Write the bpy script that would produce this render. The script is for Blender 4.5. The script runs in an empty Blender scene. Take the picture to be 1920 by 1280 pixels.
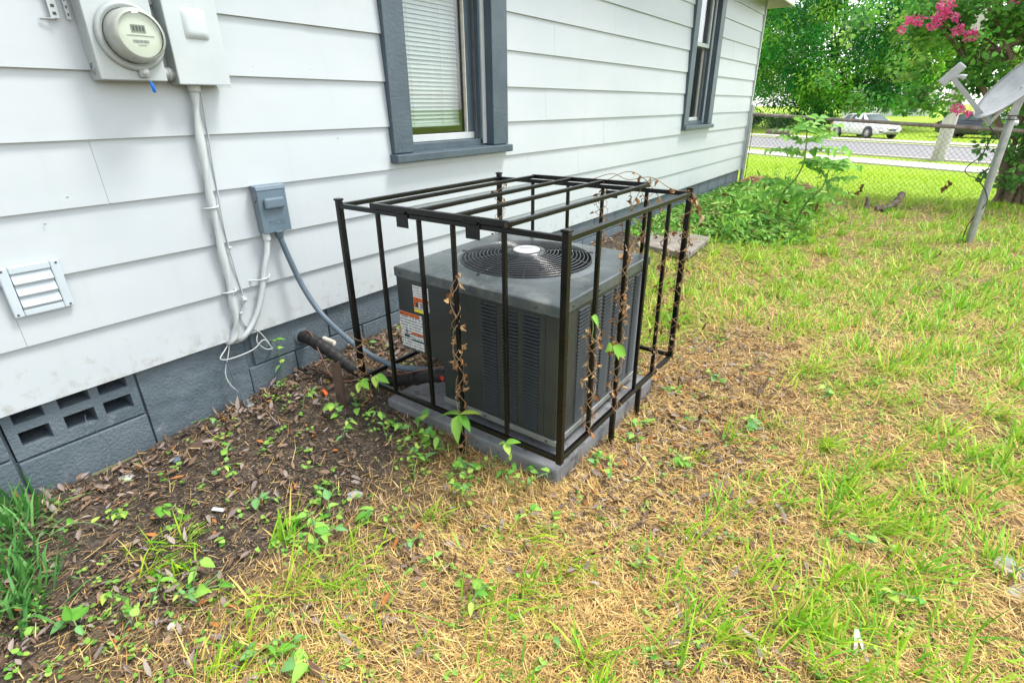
import bpy, bmesh, math, random
import numpy as np
from mathutils import Vector, Matrix, Euler

SC = bpy.context.scene
COL = SC.collection
RNG = np.random.default_rng(7)
random.seed(7)
R = math.radians

# ------------------------------------------------------------------ camera
cam = bpy.data.cameras.new("camera")
cam_o = bpy.data.objects.new("camera", cam)
COL.objects.link(cam_o)
cam.sensor_width = 36.0
cam.lens = 36.0 * 990.52 / 1920.0
cam.clip_start = 0.05
cam.clip_end = 3000
PITCH, YAW, ROLL = 0.415979, 0.635255, -0.010346
_f = Vector((-math.sin(YAW) * math.cos(PITCH), math.cos(YAW) * math.cos(PITCH), -math.sin(PITCH)))
_r = Vector((math.cos(YAW), math.sin(YAW), 0))
_u = _r.cross(_f)
_r2 = math.cos(ROLL) * _r + math.sin(ROLL) * _u
_u2 = -math.sin(ROLL) * _r + math.cos(ROLL) * _u
_m = Matrix((_r2, _u2, -_f)).transposed().to_4x4()
_m.translation = Vector((2.2009, 0.0, 1.2))
cam_o.matrix_world = _m
SC.camera = cam_o

# ------------------------------------------------------------------ sky, sun, exposure
SUN_EL, SUN_AZ = 62.0, 48.0          # azimuth measured from +y towards +x
world = bpy.data.worlds.new("World")
SC.world = world
world.use_nodes = True
wn, wl = world.node_tree.nodes, world.node_tree.links
bg = wn["Background"]
sky = wn.new("ShaderNodeTexSky")
sky.sky_type = 'NISHITA'
sky.sun_disc = False
sky.sun_elevation = R(SUN_EL)
sky.sun_rotation = R(SUN_AZ)
sky.air_density = 1.0
sky.dust_density = 1.0
sky.ozone_density = 1.0
hs = wn.new("ShaderNodeHueSaturation")      # thin bright overcast: the whole sky is almost white
hs.inputs["Saturation"].default_value = 0.22
hs.inputs["Value"].default_value = 1.0
wl.new(sky.outputs[0], hs.inputs["Color"])
wl.new(hs.outputs[0], bg.inputs["Color"])
bg.inputs["Strength"].default_value = 0.15

sun = bpy.data.lights.new("sun", 'SUN')
sun.energy = 1.5
sun.angle = R(16)
sun.color = (1.0, 0.95, 0.88)
sun_o = bpy.data.objects.new("sun", sun)
COL.objects.link(sun_o)
_sd = Vector((math.sin(R(SUN_AZ)) * math.cos(R(SUN_EL)), math.cos(R(SUN_AZ)) * math.cos(R(SUN_EL)), math.sin(R(SUN_EL))))
sun_o.rotation_euler = _sd.to_track_quat('Z', 'Y').to_euler()
sun_o.location = _sd * 30

SC.render.engine = 'CYCLES'
vs = SC.view_settings
vs.view_transform = 'Standard'
vs.look = 'None'
vs.gamma = 1.0
vs.exposure = 1.62
vs.use_curve_mapping = False
SC.cycles.max_bounces = 8
SC.cycles.transparent_max_bounces = 16
SC.cycles.use_denoising = True

# ------------------------------------------------------------------ materials
def new_mat(name):
    m = bpy.data.materials.new(name)
    m.use_nodes = True
    nt = m.node_tree
    return m, nt, nt.nodes["Principled BSDF"]

def node(nt, t, **kw):
    n = nt.nodes.new(t)
    for k, v in kw.items():
        if k in n.inputs.keys():
            n.inputs[k].default_value = v
        else:
            setattr(n, k, v)
    return n

def ramp(nt, stops):
    n = nt.nodes.new("ShaderNodeValToRGB")
    e = n.color_ramp.elements
    while len(e) < len(stops):
        e.new(0.5)
    for i, (p, c) in enumerate(stops):
        e[i].position = p
        e[i].color = (*c, 1) if len(c) == 3 else c
    return n

def surf(name, c1, c2=None, scale=6.0, rough=0.6, metal=0.0, bump=0.0, bscale=40.0, detail=5.0, lo=0.35, hi=0.65,
         spots=None, spot_scale=30.0, spot_lo=0.62, spot_hi=0.7, stretch=None, rough2=None, spec=0.5, coat=0.0):
    """painted / mineral / metal surface: two mottled tones, an optional third spot tone, fine bump"""
    m, nt, p = new_mat(name)
    L = nt.links
    tc = node(nt, "ShaderNodeTexCoord")
    src = tc.outputs["Object"]
    if stretch:
        mp = node(nt, "ShaderNodeMapping")
        mp.inputs["Scale"].default_value = stretch
        L.new(src, mp.inputs["Vector"])
        src = mp.outputs[0]
    nz = node(nt, "ShaderNodeTexNoise", Scale=scale, Detail=detail, Roughness=0.6)
    L.new(src, nz.inputs["Vector"])
    rp = ramp(nt, [(lo, c1), (hi, c2 or c1)])
    L.new(nz.outputs["Fac"], rp.inputs[0])
    colr = rp.outputs[0]
    if spots:
        n2 = node(nt, "ShaderNodeTexNoise", Scale=spot_scale, Detail=4.0, Roughness=0.65)
        L.new(tc.outputs["Object"], n2.inputs["Vector"])
        r2 = ramp(nt, [(spot_lo, (0, 0, 0)), (spot_hi, (1, 1, 1))])
        L.new(n2.outputs["Fac"], r2.inputs[0])
        mx = node(nt, "ShaderNodeMix", data_type='RGBA')
        L.new(r2.outputs[0], mx.inputs["Factor"])
        L.new(colr, mx.inputs[6])
        mx.inputs[7].default_value = (*spots, 1)
        colr = mx.outputs[2]
    L.new(colr, p.inputs["Base Color"])
    p.inputs["Roughness"].default_value = rough
    if rough2 is not None:
        mr = node(nt, "ShaderNodeMapRange")
        mr.inputs["To Min"].default_value = rough
        mr.inputs["To Max"].default_value = rough2
        L.new(nz.outputs["Fac"], mr.inputs["Value"])
        L.new(mr.outputs[0], p.inputs["Roughness"])
    p.inputs["Metallic"].default_value = metal
    p.inputs["Specular IOR Level"].default_value = spec
    p.inputs["Coat Weight"].default_value = coat
    if bump:
        bn = node(nt, "ShaderNodeTexNoise", Scale=bscale, Detail=4.0, Roughness=0.6)
        L.new(tc.outputs["Object"], bn.inputs["Vector"])
        b = node(nt, "ShaderNodeBump", Strength=bump, Distance=0.01)
        L.new(bn.outputs["Fac"], b.inputs["Height"])
        L.new(b.outputs[0], p.inputs["Normal"])
    return m

def leafy(name, rough=0.55, trans=0.35, spec=0.35, attr="col"):
    """leaf / grass material coloured by the per-leaf attribute, partly translucent"""
    m, nt, p = new_mat(name)
    L = nt.links
    at = node(nt, "ShaderNodeAttribute", attribute_name=attr)
    L.new(at.outputs["Color"], p.inputs["Base Color"])
    p.inputs["Roughness"].default_value = rough
    p.inputs["Specular IOR Level"].default_value = spec
    tr = node(nt, "ShaderNodeBsdfTranslucent")
    L.new(at.outputs["Color"], tr.inputs["Color"])
    mx = node(nt, "ShaderNodeMixShader")
    mx.inputs[0].default_value = trans
    L.new(p.outputs[0], mx.inputs[1])
    L.new(tr.outputs[0], mx.inputs[2])
    L.new(mx.outputs[0], nt.nodes["Material Output"].inputs["Surface"])
    return m

def glassy(name, tint=(1, 1, 1), ior=1.5, rough=0.01, refl=1.0):
    m, nt, p = new_mat(name)
    nt.nodes.remove(p)
    L = nt.links
    g = node(nt, "ShaderNodeBsdfGlossy", Roughness=rough)
    t = node(nt, "ShaderNodeBsdfTransparent")
    t.inputs[0].default_value = (*tint, 1)
    geo = node(nt, "ShaderNodeNewGeometry")
    im = node(nt, "ShaderNodeMix", data_type='FLOAT')
    im.inputs[2].default_value = ior
    im.inputs[3].default_value = 1.0 / ior
    L.new(geo.outputs["Backfacing"], im.inputs["Factor"])
    fr = node(nt, "ShaderNodeFresnel")
    L.new(im.outputs[0], fr.inputs["IOR"])
    mul = node(nt, "ShaderNodeMath", operation='MULTIPLY')
    mul.inputs[1].default_value = refl
    L.new(fr.outputs[0], mul.inputs[0])
    mx = node(nt, "ShaderNodeMixShader")
    L.new(mul.outputs[0], mx.inputs[0])
    L.new(t.outputs[0], mx.inputs[1])
    L.new(g.outputs[0], mx.inputs[2])
    L.new(mx.outputs[0], nt.nodes["Material Output"].inputs["Surface"])
    return m

def print_mat(name, paper, ink, rows, cols, thresh=0.42):
    """rows of unreadable small print on a sticker (flat print)"""
    m, nt, p = new_mat(name)
    L = nt.links
    tc = node(nt, "ShaderNodeTexCoord")
    sp = node(nt, "ShaderNodeSeparateXYZ")
    L.new(tc.outputs["Generated"], sp.inputs[0])
    mz = node(nt, "ShaderNodeMath", operation='MULTIPLY'); mz.inputs[1].default_value = rows
    L.new(sp.outputs["Z"], mz.inputs[0])
    fr = node(nt, "ShaderNodeMath", operation='FRACT'); L.new(mz.outputs[0], fr.inputs[0])
    fl = node(nt, "ShaderNodeMath", operation='FLOOR'); L.new(mz.outputs[0], fl.inputs[0])
    row = node(nt, "ShaderNodeMath", operation='LESS_THAN'); row.inputs[1].default_value = 0.5
    L.new(fr.outputs[0], row.inputs[0])
    mx_ = node(nt, "ShaderNodeMath", operation='MULTIPLY'); mx_.inputs[1].default_value = cols
    L.new(sp.outputs["X"], mx_.inputs[0])
    cb = node(nt, "ShaderNodeCombineXYZ")
    L.new(mx_.outputs[0], cb.inputs[0])
    ml = node(nt, "ShaderNodeMath", operation='MULTIPLY'); ml.inputs[1].default_value = 7.31
    L.new(fl.outputs[0], ml.inputs[0]); L.new(ml.outputs[0], cb.inputs[1])
    nz = node(nt, "ShaderNodeTexNoise", Scale=1.0, Detail=1.0)
    L.new(cb.outputs[0], nz.inputs["Vector"])
    gt = node(nt, "ShaderNodeMath", operation='GREATER_THAN'); gt.inputs[1].default_value = thresh
    L.new(nz.outputs["Fac"], gt.inputs[0])
    mm = node(nt, "ShaderNodeMath", operation='MULTIPLY')
    L.new(row.outputs[0], mm.inputs[0]); L.new(gt.outputs[0], mm.inputs[1])
    mix = node(nt, "ShaderNodeMix", data_type='RGBA')
    L.new(mm.outputs[0], mix.inputs["Factor"])
    mix.inputs[6].default_value = (*paper, 1)
    mix.inputs[7].default_value = (*ink, 1)
    L.new(mix.outputs[2], p.inputs["Base Color"])
    p.inputs["Roughness"].default_value = 0.45
    return m

M = {}
def siding_mat():
    m, nt, p = new_mat('siding_paint')
    L = nt.links
    geo = node(nt, "ShaderNodeNewGeometry")
    def nz(scale, stretch, detail=5.0):
        mp = node(nt, "ShaderNodeMapping"); mp.inputs["Scale"].default_value = stretch
        L.new(geo.outputs["Position"], mp.inputs["Vector"])
        n = node(nt, "ShaderNodeTexNoise", Scale=scale, Detail=detail, Roughness=0.62); L.new(mp.outputs[0], n.inputs["Vector"])
        return n
    base = ramp(nt, [(.35, (.405, .452, .476)), (.68, (.450, .492, .512))]); L.new(nz(1.6, (1, .5, 1)).outputs["Fac"], base.inputs[0])
    st = ramp(nt, [(.55, (0, 0, 0)), (.85, (.4, .4, .4))]); L.new(nz(5.0, (1, 2.4, .22)).outputs["Fac"], st.inputs[0])
    m1 = node(nt, "ShaderNodeMix", data_type='RGBA'); L.new(st.outputs[0], m1.inputs["Factor"]); L.new(base.outputs[0], m1.inputs[6]); m1.inputs[7].default_value = (.35, .395, .40, 1)
    sp = node(nt, "ShaderNodeSeparateXYZ"); L.new(geo.outputs["Position"], sp.inputs[0])
    hz = node(nt, "ShaderNodeMapRange"); hz.inputs["From Min"].default_value = .29; hz.inputs["From Max"].default_value = .62; hz.inputs["To Min"].default_value = .30; hz.inputs["To Max"].default_value = 0
    L.new(sp.outputs["Z"], hz.inputs["Value"])
    n3 = nz(26.0, (1, 1, 1), 6.0)
    ad = node(nt, "ShaderNodeMath", operation='ADD'); L.new(n3.outputs["Fac"], ad.inputs[0]); L.new(hz.outputs[0], ad.inputs[1])
    mud = ramp(nt, [(.76, (0, 0, 0)), (.95, (.5, .5, .5))]); L.new(ad.outputs[0], mud.inputs[0])
    m2 = node(nt, "ShaderNodeMix", data_type='RGBA'); L.new(mud.outputs[0], m2.inputs["Factor"]); L.new(m1.outputs[2], m2.inputs[6]); m2.inputs[7].default_value = (.27, .25, .22, 1)
    L.new(m2.outputs[2], p.inputs["Base Color"])
    p.inputs["Roughness"].default_value = .42
    b1 = node(nt, "ShaderNodeBump", Strength=.08, Distance=.02); L.new(nz(1.8, (1, .6, 3.0), 2.0).outputs["Fac"], b1.inputs["Height"])
    b2 = node(nt, "ShaderNodeBump", Strength=.05, Distance=.005); L.new(n3.outputs["Fac"], b2.inputs["Height"]); L.new(b1.outputs[0], b2.inputs["Normal"])
    L.new(b2.outputs[0], p.inputs["Normal"])
    return m
M['siding'] = siding_mat()
M['trim_white'] = surf('trim_white_paint', (0.44, 0.48, 0.48), (0.50, 0.54, 0.535), scale=8, rough=0.5, bump=0.05)
M['slate'] = surf('slate_blue_paint', (0.045, 0.070, 0.091), (0.062, 0.091, 0.114), scale=7, rough=0.38, bump=0.25, bscale=60, spots=(0.2, 0.23, 0.25), spot_scale=35, spot_lo=0.68, spot_hi=0.76)
M['block'] = surf('painted_block', (0.070, 0.100, 0.120), (0.110, 0.142, 0.164), scale=5, rough=0.7, bump=0.55, bscale=85, spots=(0.20, 0.225, 0.24), spot_scale=16, spot_lo=0.62, spot_hi=0.8)
M['mortar'] = surf('painted_mortar', (0.06, 0.085, 0.103), (0.10, 0.13, 0.15), scale=9, rough=0.85, bump=0.5, bscale=50)
M['moss'] = surf('mossy_block_foot', (0.16, 0.17, 0.06), (0.22, 0.22, 0.11), scale=30, rough=0.95, bump=0.6)
M['dark'] = surf('painted_hole_shade', (0.010, 0.011, 0.012), (0.02, 0.02, 0.022), rough=0.9)  # near-black colour stands in for the shade inside vent holes
M['room'] = surf('room_plaster', (0.30, 0.29, 0.27), (0.34, 0.33, 0.31), rough=0.9)
M['roof'] = surf('roof_shingle', (0.06, 0.06, 0.062), (0.12, 0.12, 0.12), scale=14, rough=0.95, bump=0.5)
M['soffit'] = surf('soffit_cream', (0.55, 0.53, 0.44), (0.62, 0.60, 0.52), rough=0.6)
M['pane'] = glassy('window_glass', (0.90, 0.94, 0.93), 1.5, 0.005, 1.25)
M['blind'] = surf('blind_vinyl', (0.50, 0.53, 0.51), (0.56, 0.59, 0.565), rough=0.45)
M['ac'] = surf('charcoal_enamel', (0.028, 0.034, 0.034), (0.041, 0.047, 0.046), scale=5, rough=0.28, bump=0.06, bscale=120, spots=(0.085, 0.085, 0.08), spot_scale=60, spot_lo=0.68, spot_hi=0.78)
M['ac_top'] = surf('wet_enamel_painted_sheen', (0.050, 0.063, 0.067), (0.105, 0.123, 0.127), scale=4.5, rough=0.12, rough2=0.36, bump=0.04, bscale=25, spots=(0.16, 0.17, 0.165), spot_scale=7, spot_lo=0.55, spot_hi=0.75)  # lid enamel: sky reflection painted in as paler bluish tones, plus wet gloss
M['ac_in'] = surf('interior_shade_black', (0.012, 0.013, 0.014), (0.022, 0.024, 0.025), rough=0.7)  # shade inside the cabinet put into the colour of its inner parts
M['coil'] = surf('shaded_coil_fins', (0.008, 0.009, 0.010), (0.016, 0.017, 0.018), scale=60, rough=0.5, metal=0.3)  # fins darkened in colour to paint the shade behind the louvres
M['galv'] = surf('galvanised', (0.30, 0.33, 0.33), (0.42, 0.44, 0.44), scale=16, rough=0.42, metal=0.7, bump=0.05)
M['ac_slat'] = surf('charcoal_slat_skylit_tone', (0.048, 0.057, 0.059), (0.062, 0.071, 0.073), scale=8, rough=0.25, spec=0.6)  # paler than the cabinet: sky caught by the slats is put into the colour
M['black_steel'] = surf('black_gloss_steel', (0.0022, 0.0022, 0.0022), (0.006, 0.006, 0.0055), scale=10, rough=0.2, rough2=0.36, bump=0.06, bscale=80, spots=(0.03, 0.02, 0.012), spot_scale=30, spot_lo=0.74, spot_hi=0.82, spec=0.35)
M['rust'] = surf('rust', (0.06, 0.036, 0.025), (0.105, 0.068, 0.048), scale=18, rough=0.9, bump=0.4)
M['pad'] = surf('grey_plastic_pad', (0.15, 0.158, 0.166), (0.215, 0.222, 0.23), scale=7, rough=0.6, bump=0.15, bscale=60, spots=(0.05, 0.045, 0.04), spot_scale=24, spot_lo=0.58, spot_hi=0.74)
M['wire'] = surf('guard_wire', (0.030, 0.034, 0.037), (0.045, 0.05, 0.054), rough=0.2, spec=0.8)
M['badge'] = surf('badge_silver', (0.55, 0.56, 0.55), (0.62, 0.63, 0.62), rough=0.35)
M['red'] = surf('red_plastic', (0.55, 0.03, 0.02), rough=0.4)
M['brass'] = surf('brass', (0.30, 0.20, 0.07), (0.42, 0.30, 0.12), scale=30, rough=0.4, metal=0.8)
M['foam'] = surf('black_foam', (0.006, 0.006, 0.006), (0.014, 0.013, 0.013), scale=20, rough=0.6, bump=0.35, bscale=50, spots=(0.04, 0.04, 0.04), spot_scale=40, spot_lo=0.7, spot_hi=0.75)
M['conduit_grey'] = surf('grey_conduit', (0.07, 0.105, 0.138), (0.095, 0.135, 0.172), rough=0.45)
M['conduit_white'] = surf('white_conduit', (0.40, 0.44, 0.445), (0.46, 0.50, 0.50), scale=12, rough=0.5)
M['cable'] = surf('grey_cable', (0.40, 0.43, 0.44), (0.48, 0.50, 0.50), rough=0.5)
M['meter_grey'] = surf('meter_grey_paint', (0.30, 0.345, 0.335), (0.36, 0.40, 0.39), scale=9, rough=0.4, bump=0.04)
M['meter_face'] = surf('meter_box_paint', (0.36, 0.41, 0.415), (0.41, 0.455, 0.46), scale=6, rough=0.4, bump=0.04)
M['panel'] = surf('panel_paint', (0.40, 0.455, 0.468), (0.445, 0.498, 0.508), scale=5, rough=0.38, bump=0.04, spots=(0.45, 0.40, 0.28), spot_scale=14, spot_lo=0.72, spot_hi=0.85)
M['meter_dome'] = glassy('meter_dome', (0.80, 0.84, 0.78), 1.45, 0.03)
M['dial'] = surf('meter_dial', (0.66, 0.69, 0.65), (0.70, 0.72, 0.69), rough=0.5)
M['meter_can'] = surf('meter_can', (0.26, 0.285, 0.255), (0.36, 0.385, 0.35), scale=12, rough=0.25, spec=0.6)
M['lcd'] = surf('lcd', (0.20, 0.23, 0.19), rough=0.3)
M['ink'] = surf('ink', (0.04, 0.045, 0.045), rough=0.5)
M['ink_grey'] = surf('ink_grey', (0.25, 0.27, 0.28), rough=0.5)
M['blue'] = surf('blue_seal', (0.005, 0.14, 0.62), (0.01, 0.18, 0.70), rough=0.35)
M['disc'] = surf('disconnect_paint', (0.095, 0.142, 0.180), (0.118, 0.168, 0.208), scale=8, rough=0.36, bump=0.05, bscale=90)
M['disc_dark'] = surf('disconnect_side', (0.12, 0.16, 0.185), (0.15, 0.19, 0.215), scale=8, rough=0.45, spots=(0.03, 0.035, 0.04), spot_scale=30, spot_lo=0.66, spot_hi=0.72)
M['vent'] = surf('vent_plastic', (0.42, 0.49, 0.535), (0.46, 0.53, 0.57), rough=0.38)
M['pvc'] = surf('old_pvc', (0.50, 0.47, 0.40), (0.60, 0.57, 0.50), scale=20, rough=0.5)
M['copper_wire'] = surf('brown_wire', (0.16, 0.07, 0.05), (0.20, 0.10, 0.07), rough=0.5)
M['orange'] = surf('orange_plastic', (0.62, 0.10, 0.02), (0.7, 0.14, 0.03), rough=0.4)
M['yellow'] = surf('yellow_print', (0.75, 0.62, 0.02), rough=0.45)
M['orange_print'] = print_mat('orange_print', (0.66, 0.14, 0.02), (0.12, 0.03, 0.01), 2.0, 14, 0.45)
M['paper_print'] = print_mat('paper_print', (0.62, 0.65, 0.66), (0.22, 0.23, 0.24), 13.0, 16)
M['paper_print2'] = print_mat('paper_print_small', (0.60, 0.63, 0.64), (0.33, 0.35, 0.36), 9.0, 12)
M['green_print'] = surf('green_print', (0.01, 0.085, 0.05), rough=0.45)
M['dead'] = surf('dead_leaf_skin', (0.20, 0.095, 0.035), (0.36, 0.20, 0.08), scale=25, rough=0.8)
M['dead_stem'] = surf('dead_stem', (0.20, 0.12, 0.06), (0.34, 0.22, 0.12), scale=25, rough=0.85)
M['concrete'] = surf('concrete', (0.44, 0.40, 0.37), (0.52, 0.48, 0.44), scale=3, rough=0.85, bump=0.2)
M['asphalt'] = surf('worn_asphalt', (0.19, 0.19, 0.20), (0.25, 0.25, 0.255), scale=2.5, rough=0.85, bump=0.25, bscale=60)
M['paver'] = surf('old_paver', (0.15, 0.135, 0.115), (0.25, 0.225, 0.19), scale=9, rough=0.85, bump=0.4, bscale=45)
M['bark'] = surf('bark', (0.045, 0.035, 0.028), (0.09, 0.07, 0.055), scale=6, rough=0.95, bump=0.7, bscale=20, stretch=(1, 1, .25))
M['myrtle_bark'] = surf('myrtle_bark', (0.13, 0.085, 0.055), (0.24, 0.17, 0.12), scale=9, rough=0.8, bump=0.4, bscale=25, stretch=(1, 1, .25))
M['pole_wood'] = surf('pole_wood', (0.36, 0.34, 0.32), (0.50, 0.48, 0.46), scale=8, rough=0.85, bump=0.4, stretch=(1, 1, .15))
M['log'] = surf('log_bark', (0.10, 0.075, 0.06), (0.24, 0.19, 0.16), scale=14, rough=0.95, bump=0.8, bscale=30)
M['stone'] = surf('stone', (0.30, 0.30, 0.29), (0.42, 0.42, 0.40), scale=12, rough=0.8, bump=0.3)
M['dish'] = surf('dish_grey', (0.34, 0.36, 0.37), (0.46, 0.48, 0.48), scale=9, rough=0.55, bump=0.1, spots=(0.24, 0.25, 0.25), spot_scale=40, spot_lo=0.6, spot_hi=0.75)
M['dish_arm'] = surf('dish_arm', (0.28, 0.30, 0.30), (0.36, 0.38, 0.37), scale=9, rough=0.5)
M['black_rubber'] = surf('black_rubber', (0.012, 0.012, 0.012), (0.02, 0.02, 0.02), rough=0.6)
M['car_white'] = surf('car_white', (0.72, 0.73, 0.73), (0.75, 0.76, 0.76), rough=0.22, coat=0.6)
M['car_dark'] = surf('car_dark', (0.02, 0.025, 0.035), (0.03, 0.035, 0.05), rough=0.25, coat=0.6)
M['car_glass'] = surf('car_glass', (0.07, 0.095, 0.10), (0.10, 0.13, 0.135), rough=0.08, spec=0.35)
M['alloy'] = surf('alloy', (0.55, 0.56, 0.57), (0.62, 0.63, 0.64), rough=0.3, metal=0.6)
M['chrome'] = surf('chrome', (0.6, 0.61, 0.62), rough=0.15, metal=0.9)
M['lamp_glass'] = surf('lamp_glass', (0.55, 0.58, 0.60), rough=0.1, spec=0.8)
M['plate_blue'] = surf('plate_blue', (0.06, 0.16, 0.40), rough=0.5)
M['house_far'] = surf('far_white_siding', (0.72, 0.74, 0.76), (0.78, 0.79, 0.8), rough=0.7)
M['rail_rust'] = surf('rail_rust', (0.17, 0.13, 0.105), (0.31, 0.28, 0.25), scale=14, rough=0.8, bump=0.2)
M['fence_wire'] = surf('fence_wire', (0.10, 0.085, 0.07), (0.18, 0.16, 0.14), scale=9, rough=0.6, metal=0.3)
M['leaf'] = leafy('leaf')
M['tree_leaf'] = leafy('tree_leaf', trans=0.5, rough=0.45)
M['grass'] = leafy('grass_blade', rough=0.5, trans=0.3)
M['straw'] = leafy('dry_straw', rough=0.75, trans=0.15, spec=0.2)
M['litter'] = leafy('dry_leaf', rough=0.8, trans=0.1, spec=0.2)
M['petal'] = leafy('petal', rough=0.6, trans=0.4, spec=0.2)

# ------------------------------------------------------------------ mesh helpers
class MB:
    def __init__(s):
        s.v, s.f, s.sm = [], [], []
    def add(s, vs, fs, smooth=False):
        o = len(s.v)
        s.v += [tuple(p) for p in vs]
        s.f += [tuple(i + o for i in f) for f in fs]
        s.sm += [smooth] * len(fs)
        return s
    def box(s, a, b, mat=None):
        (x0, y0, z0), (x1, y1, z1) = a, b
        p = [(x0, y0, z0), (x1, y0, z0), (x1, y1, z0), (x0, y1, z0), (x0, y0, z1), (x1, y0, z1), (x1, y1, z1), (x0, y1, z1)]
        if mat is not None:
            p = [mat @ Vector(q) for q in p]
        return s.add(p, [(0, 3, 2, 1), (4, 5, 6, 7), (0, 1, 5, 4), (1, 2, 6, 5), (2, 3, 7, 6), (3, 0, 4, 7)])
    def bar(s, p, q, w, h=None, up=(0, 0, 1)):
        """square-section bar from p to q"""
        p, q = Vector(p), Vector(q)
        h = h or w
        d = (q - p).normalized()
        u = Vector(up)
        if abs(d.dot(u)) > 0.95:
            u = Vector((0, 1, 0))
        a = d.cross(u).normalized() * w / 2
        b = a.cross(d).normalized() * h / 2
        pts = [c + i * a + j * b for c in (p, q) for i, j in ((-1, -1), (1, -1), (1, 1), (-1, 1))]
        return s.add(pts, [(0, 1, 2, 3), (7, 6, 5, 4), (0, 4, 5, 1), (1, 5, 6, 2), (2, 6, 7, 3), (3, 7, 4, 0)])
    def tube(s, path, r, n=8, cap=True, smooth=True, closed=False):
        path = [Vector(p) for p in path]
        k = len(path)
        rs = r if isinstance(r, (list, tuple)) else [r] * k
        rings = []
        prev = None
        for i, p in enumerate(path):
            a = path[(i - 1) % k] if (i or closed) else p
            b = path[(i + 1) % k] if (i < k - 1 or closed) else p
            d = (b - a).normalized()
            if prev is None:
                u = Vector((0, 0, 1)) if abs(d.z) < 0.9 else Vector((1, 0, 0))
                prev = d.cross(u).normalized()
            e1 = (prev - d * prev.dot(d)).normalized()
            e2 = d.cross(e1)
            prev = e1
            rings.append([p + rs[i] * (math.cos(t) * e1 + math.sin(t) * e2) for t in [2 * math.pi * j / n for j in range(n)]])
        vs = [q for rg in rings for q in rg]
        fs = []
        for i in range(k if closed else k - 1):
            i2 = (i + 1) % k
            for j in range(n):
                fs.append((i * n + j, i * n + (j + 1) % n, i2 * n + (j + 1) % n, i2 * n + j))
        s.add(vs, fs, smooth)
        if cap and not closed:
            s.add(rings[0], [tuple(reversed(range(n)))])
            s.add(rings[-1], [tuple(range(n))])
        return s
    def lathe(s, prof, n=24, axis='z', origin=(0, 0, 0), smooth=True):
        """profile of (radius, height)"""
        vs, fs = [], []
        for r, h in prof:
            for j in range(n):
                t = 2 * math.pi * j / n
                c, d = r * math.cos(t), r * math.sin(t)
                p = {'z': (c, d, h), 'x': (h, c, d), 'y': (d, h, c)}[axis]
                vs.append((p[0] + origin[0], p[1] + origin[1], p[2] + origin[2]))
        for i in range(len(prof) - 1):
            for j in range(n):
                fs.append((i * n + j, i * n + (j + 1) % n, (i + 1) * n + (j + 1) % n, (i + 1) * n + j))
        s.add(vs, fs, smooth)
        return s
    def prism(s, poly, thick, frame):
        """closed polygon of (a,b) extruded by thick; frame = 4x4 mapping (a,b,c)"""
        n = len(poly)
        vs = [frame @ Vector((a, b, 0)) for a, b in poly] + [frame @ Vector((a, b, thick)) for a, b in poly]
        fs = [tuple(reversed(range(n))), tuple(range(n, 2 * n))]
        fs += [(i, (i + 1) % n, n + (i + 1) % n, n + i) for i in range(n)]
        return s.add(vs, fs)
    def mesh(s, name):
        me = bpy.data.meshes.new(name)
        me.from_pydata(s.v, [], s.f)
        me.polygons.foreach_set("use_smooth", s.sm)
        me.update()
        return me

def link(name, data, mat=None, parent=None, loc=None, rot=None):
    o = bpy.data.objects.new(name, data)
    COL.objects.link(o)
    if mat is not None and data is not None and not data.materials:
        data.materials.append(M[mat] if isinstance(mat, str) else mat)
    if parent is not None:
        o.parent = parent
    if loc is not None:
        o.location = loc
    if rot is not None:
        o.rotation_euler = rot
    return o

def build(name, mb, mat, parent=None, loc=None, rot=None, bevel=0.0, seg=2):
    o = link(name, mb.mesh(name), mat, parent, loc, rot)
    if bevel:
        b = o.modifiers.new("bevel", 'BEVEL')
        b.width = bevel
        b.segments = seg
        b.limit_method = 'ANGLE'
        b.angle_limit = R(40)
    return o

def tag(o, label, cat=None, group=None, kind=None):
    o["label"] = label
    if cat:
        o["category"] = cat
    if group:
        o["group"] = group
    if kind:
        o["kind"] = kind
    return o

def thing(name, label, cat, loc=(0, 0, 0), rot=(0, 0, 0), group=None):
    o = bpy.data.objects.new(name, None)
    o.empty_display_size = 0.1
    COL.objects.link(o)
    o.location = loc
    o.rotation_euler = rot
    return tag(o, label, cat, group)

def struct(o):
    o["kind"] = "structure"
    return o

def smooth_path(pts, n=8):
    """Catmull-Rom through the points"""
    P = [Vector(p) for p in pts]
    P = [P[0] * 2 - P[1]] + P + [P[-1] * 2 - P[-2]]
    out = []
    for i in range(1, len(P) - 2):
        p0, p1, p2, p3 = P[i - 1:i + 3]
        for k in range(n):
            t = k / n
            out.append(0.5 * ((2 * p1) + (-p0 + p2) * t + (2 * p0 - 5 * p1 + 4 * p2 - p3) * t * t + (-p0 + 3 * p1 - 3 * p2 + p3) * t ** 3))
    out.append(P[-2])
    return out

# ---- bulk meshes (grass, leaves) straight from numpy
def np_mesh(name, V, loops, starts, totals, colr=None):
    me = bpy.data.meshes.new(name)
    me.vertices.add(len(V))
    me.vertices.foreach_set("co", np.ascontiguousarray(V, dtype=np.float32).ravel())
    me.loops.add(len(loops))
    me.loops.foreach_set("vertex_index", np.ascontiguousarray(loops, dtype=np.int32))
    me.polygons.add(len(starts))
    me.polygons.foreach_set("loop_start", np.ascontiguousarray(starts, dtype=np.int32))
    me.polygons.foreach_set("loop_total", np.ascontiguousarray(totals, dtype=np.int32))
    if colr is not None:
        a = me.color_attributes.new("col", 'FLOAT_COLOR', 'POINT')
        c4 = np.ones((len(V), 4), np.float32)
        c4[:, :3] = colr
        a.data.foreach_set("color", c4.ravel())
    me.update(calc_edges=True)
    return me

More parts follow.
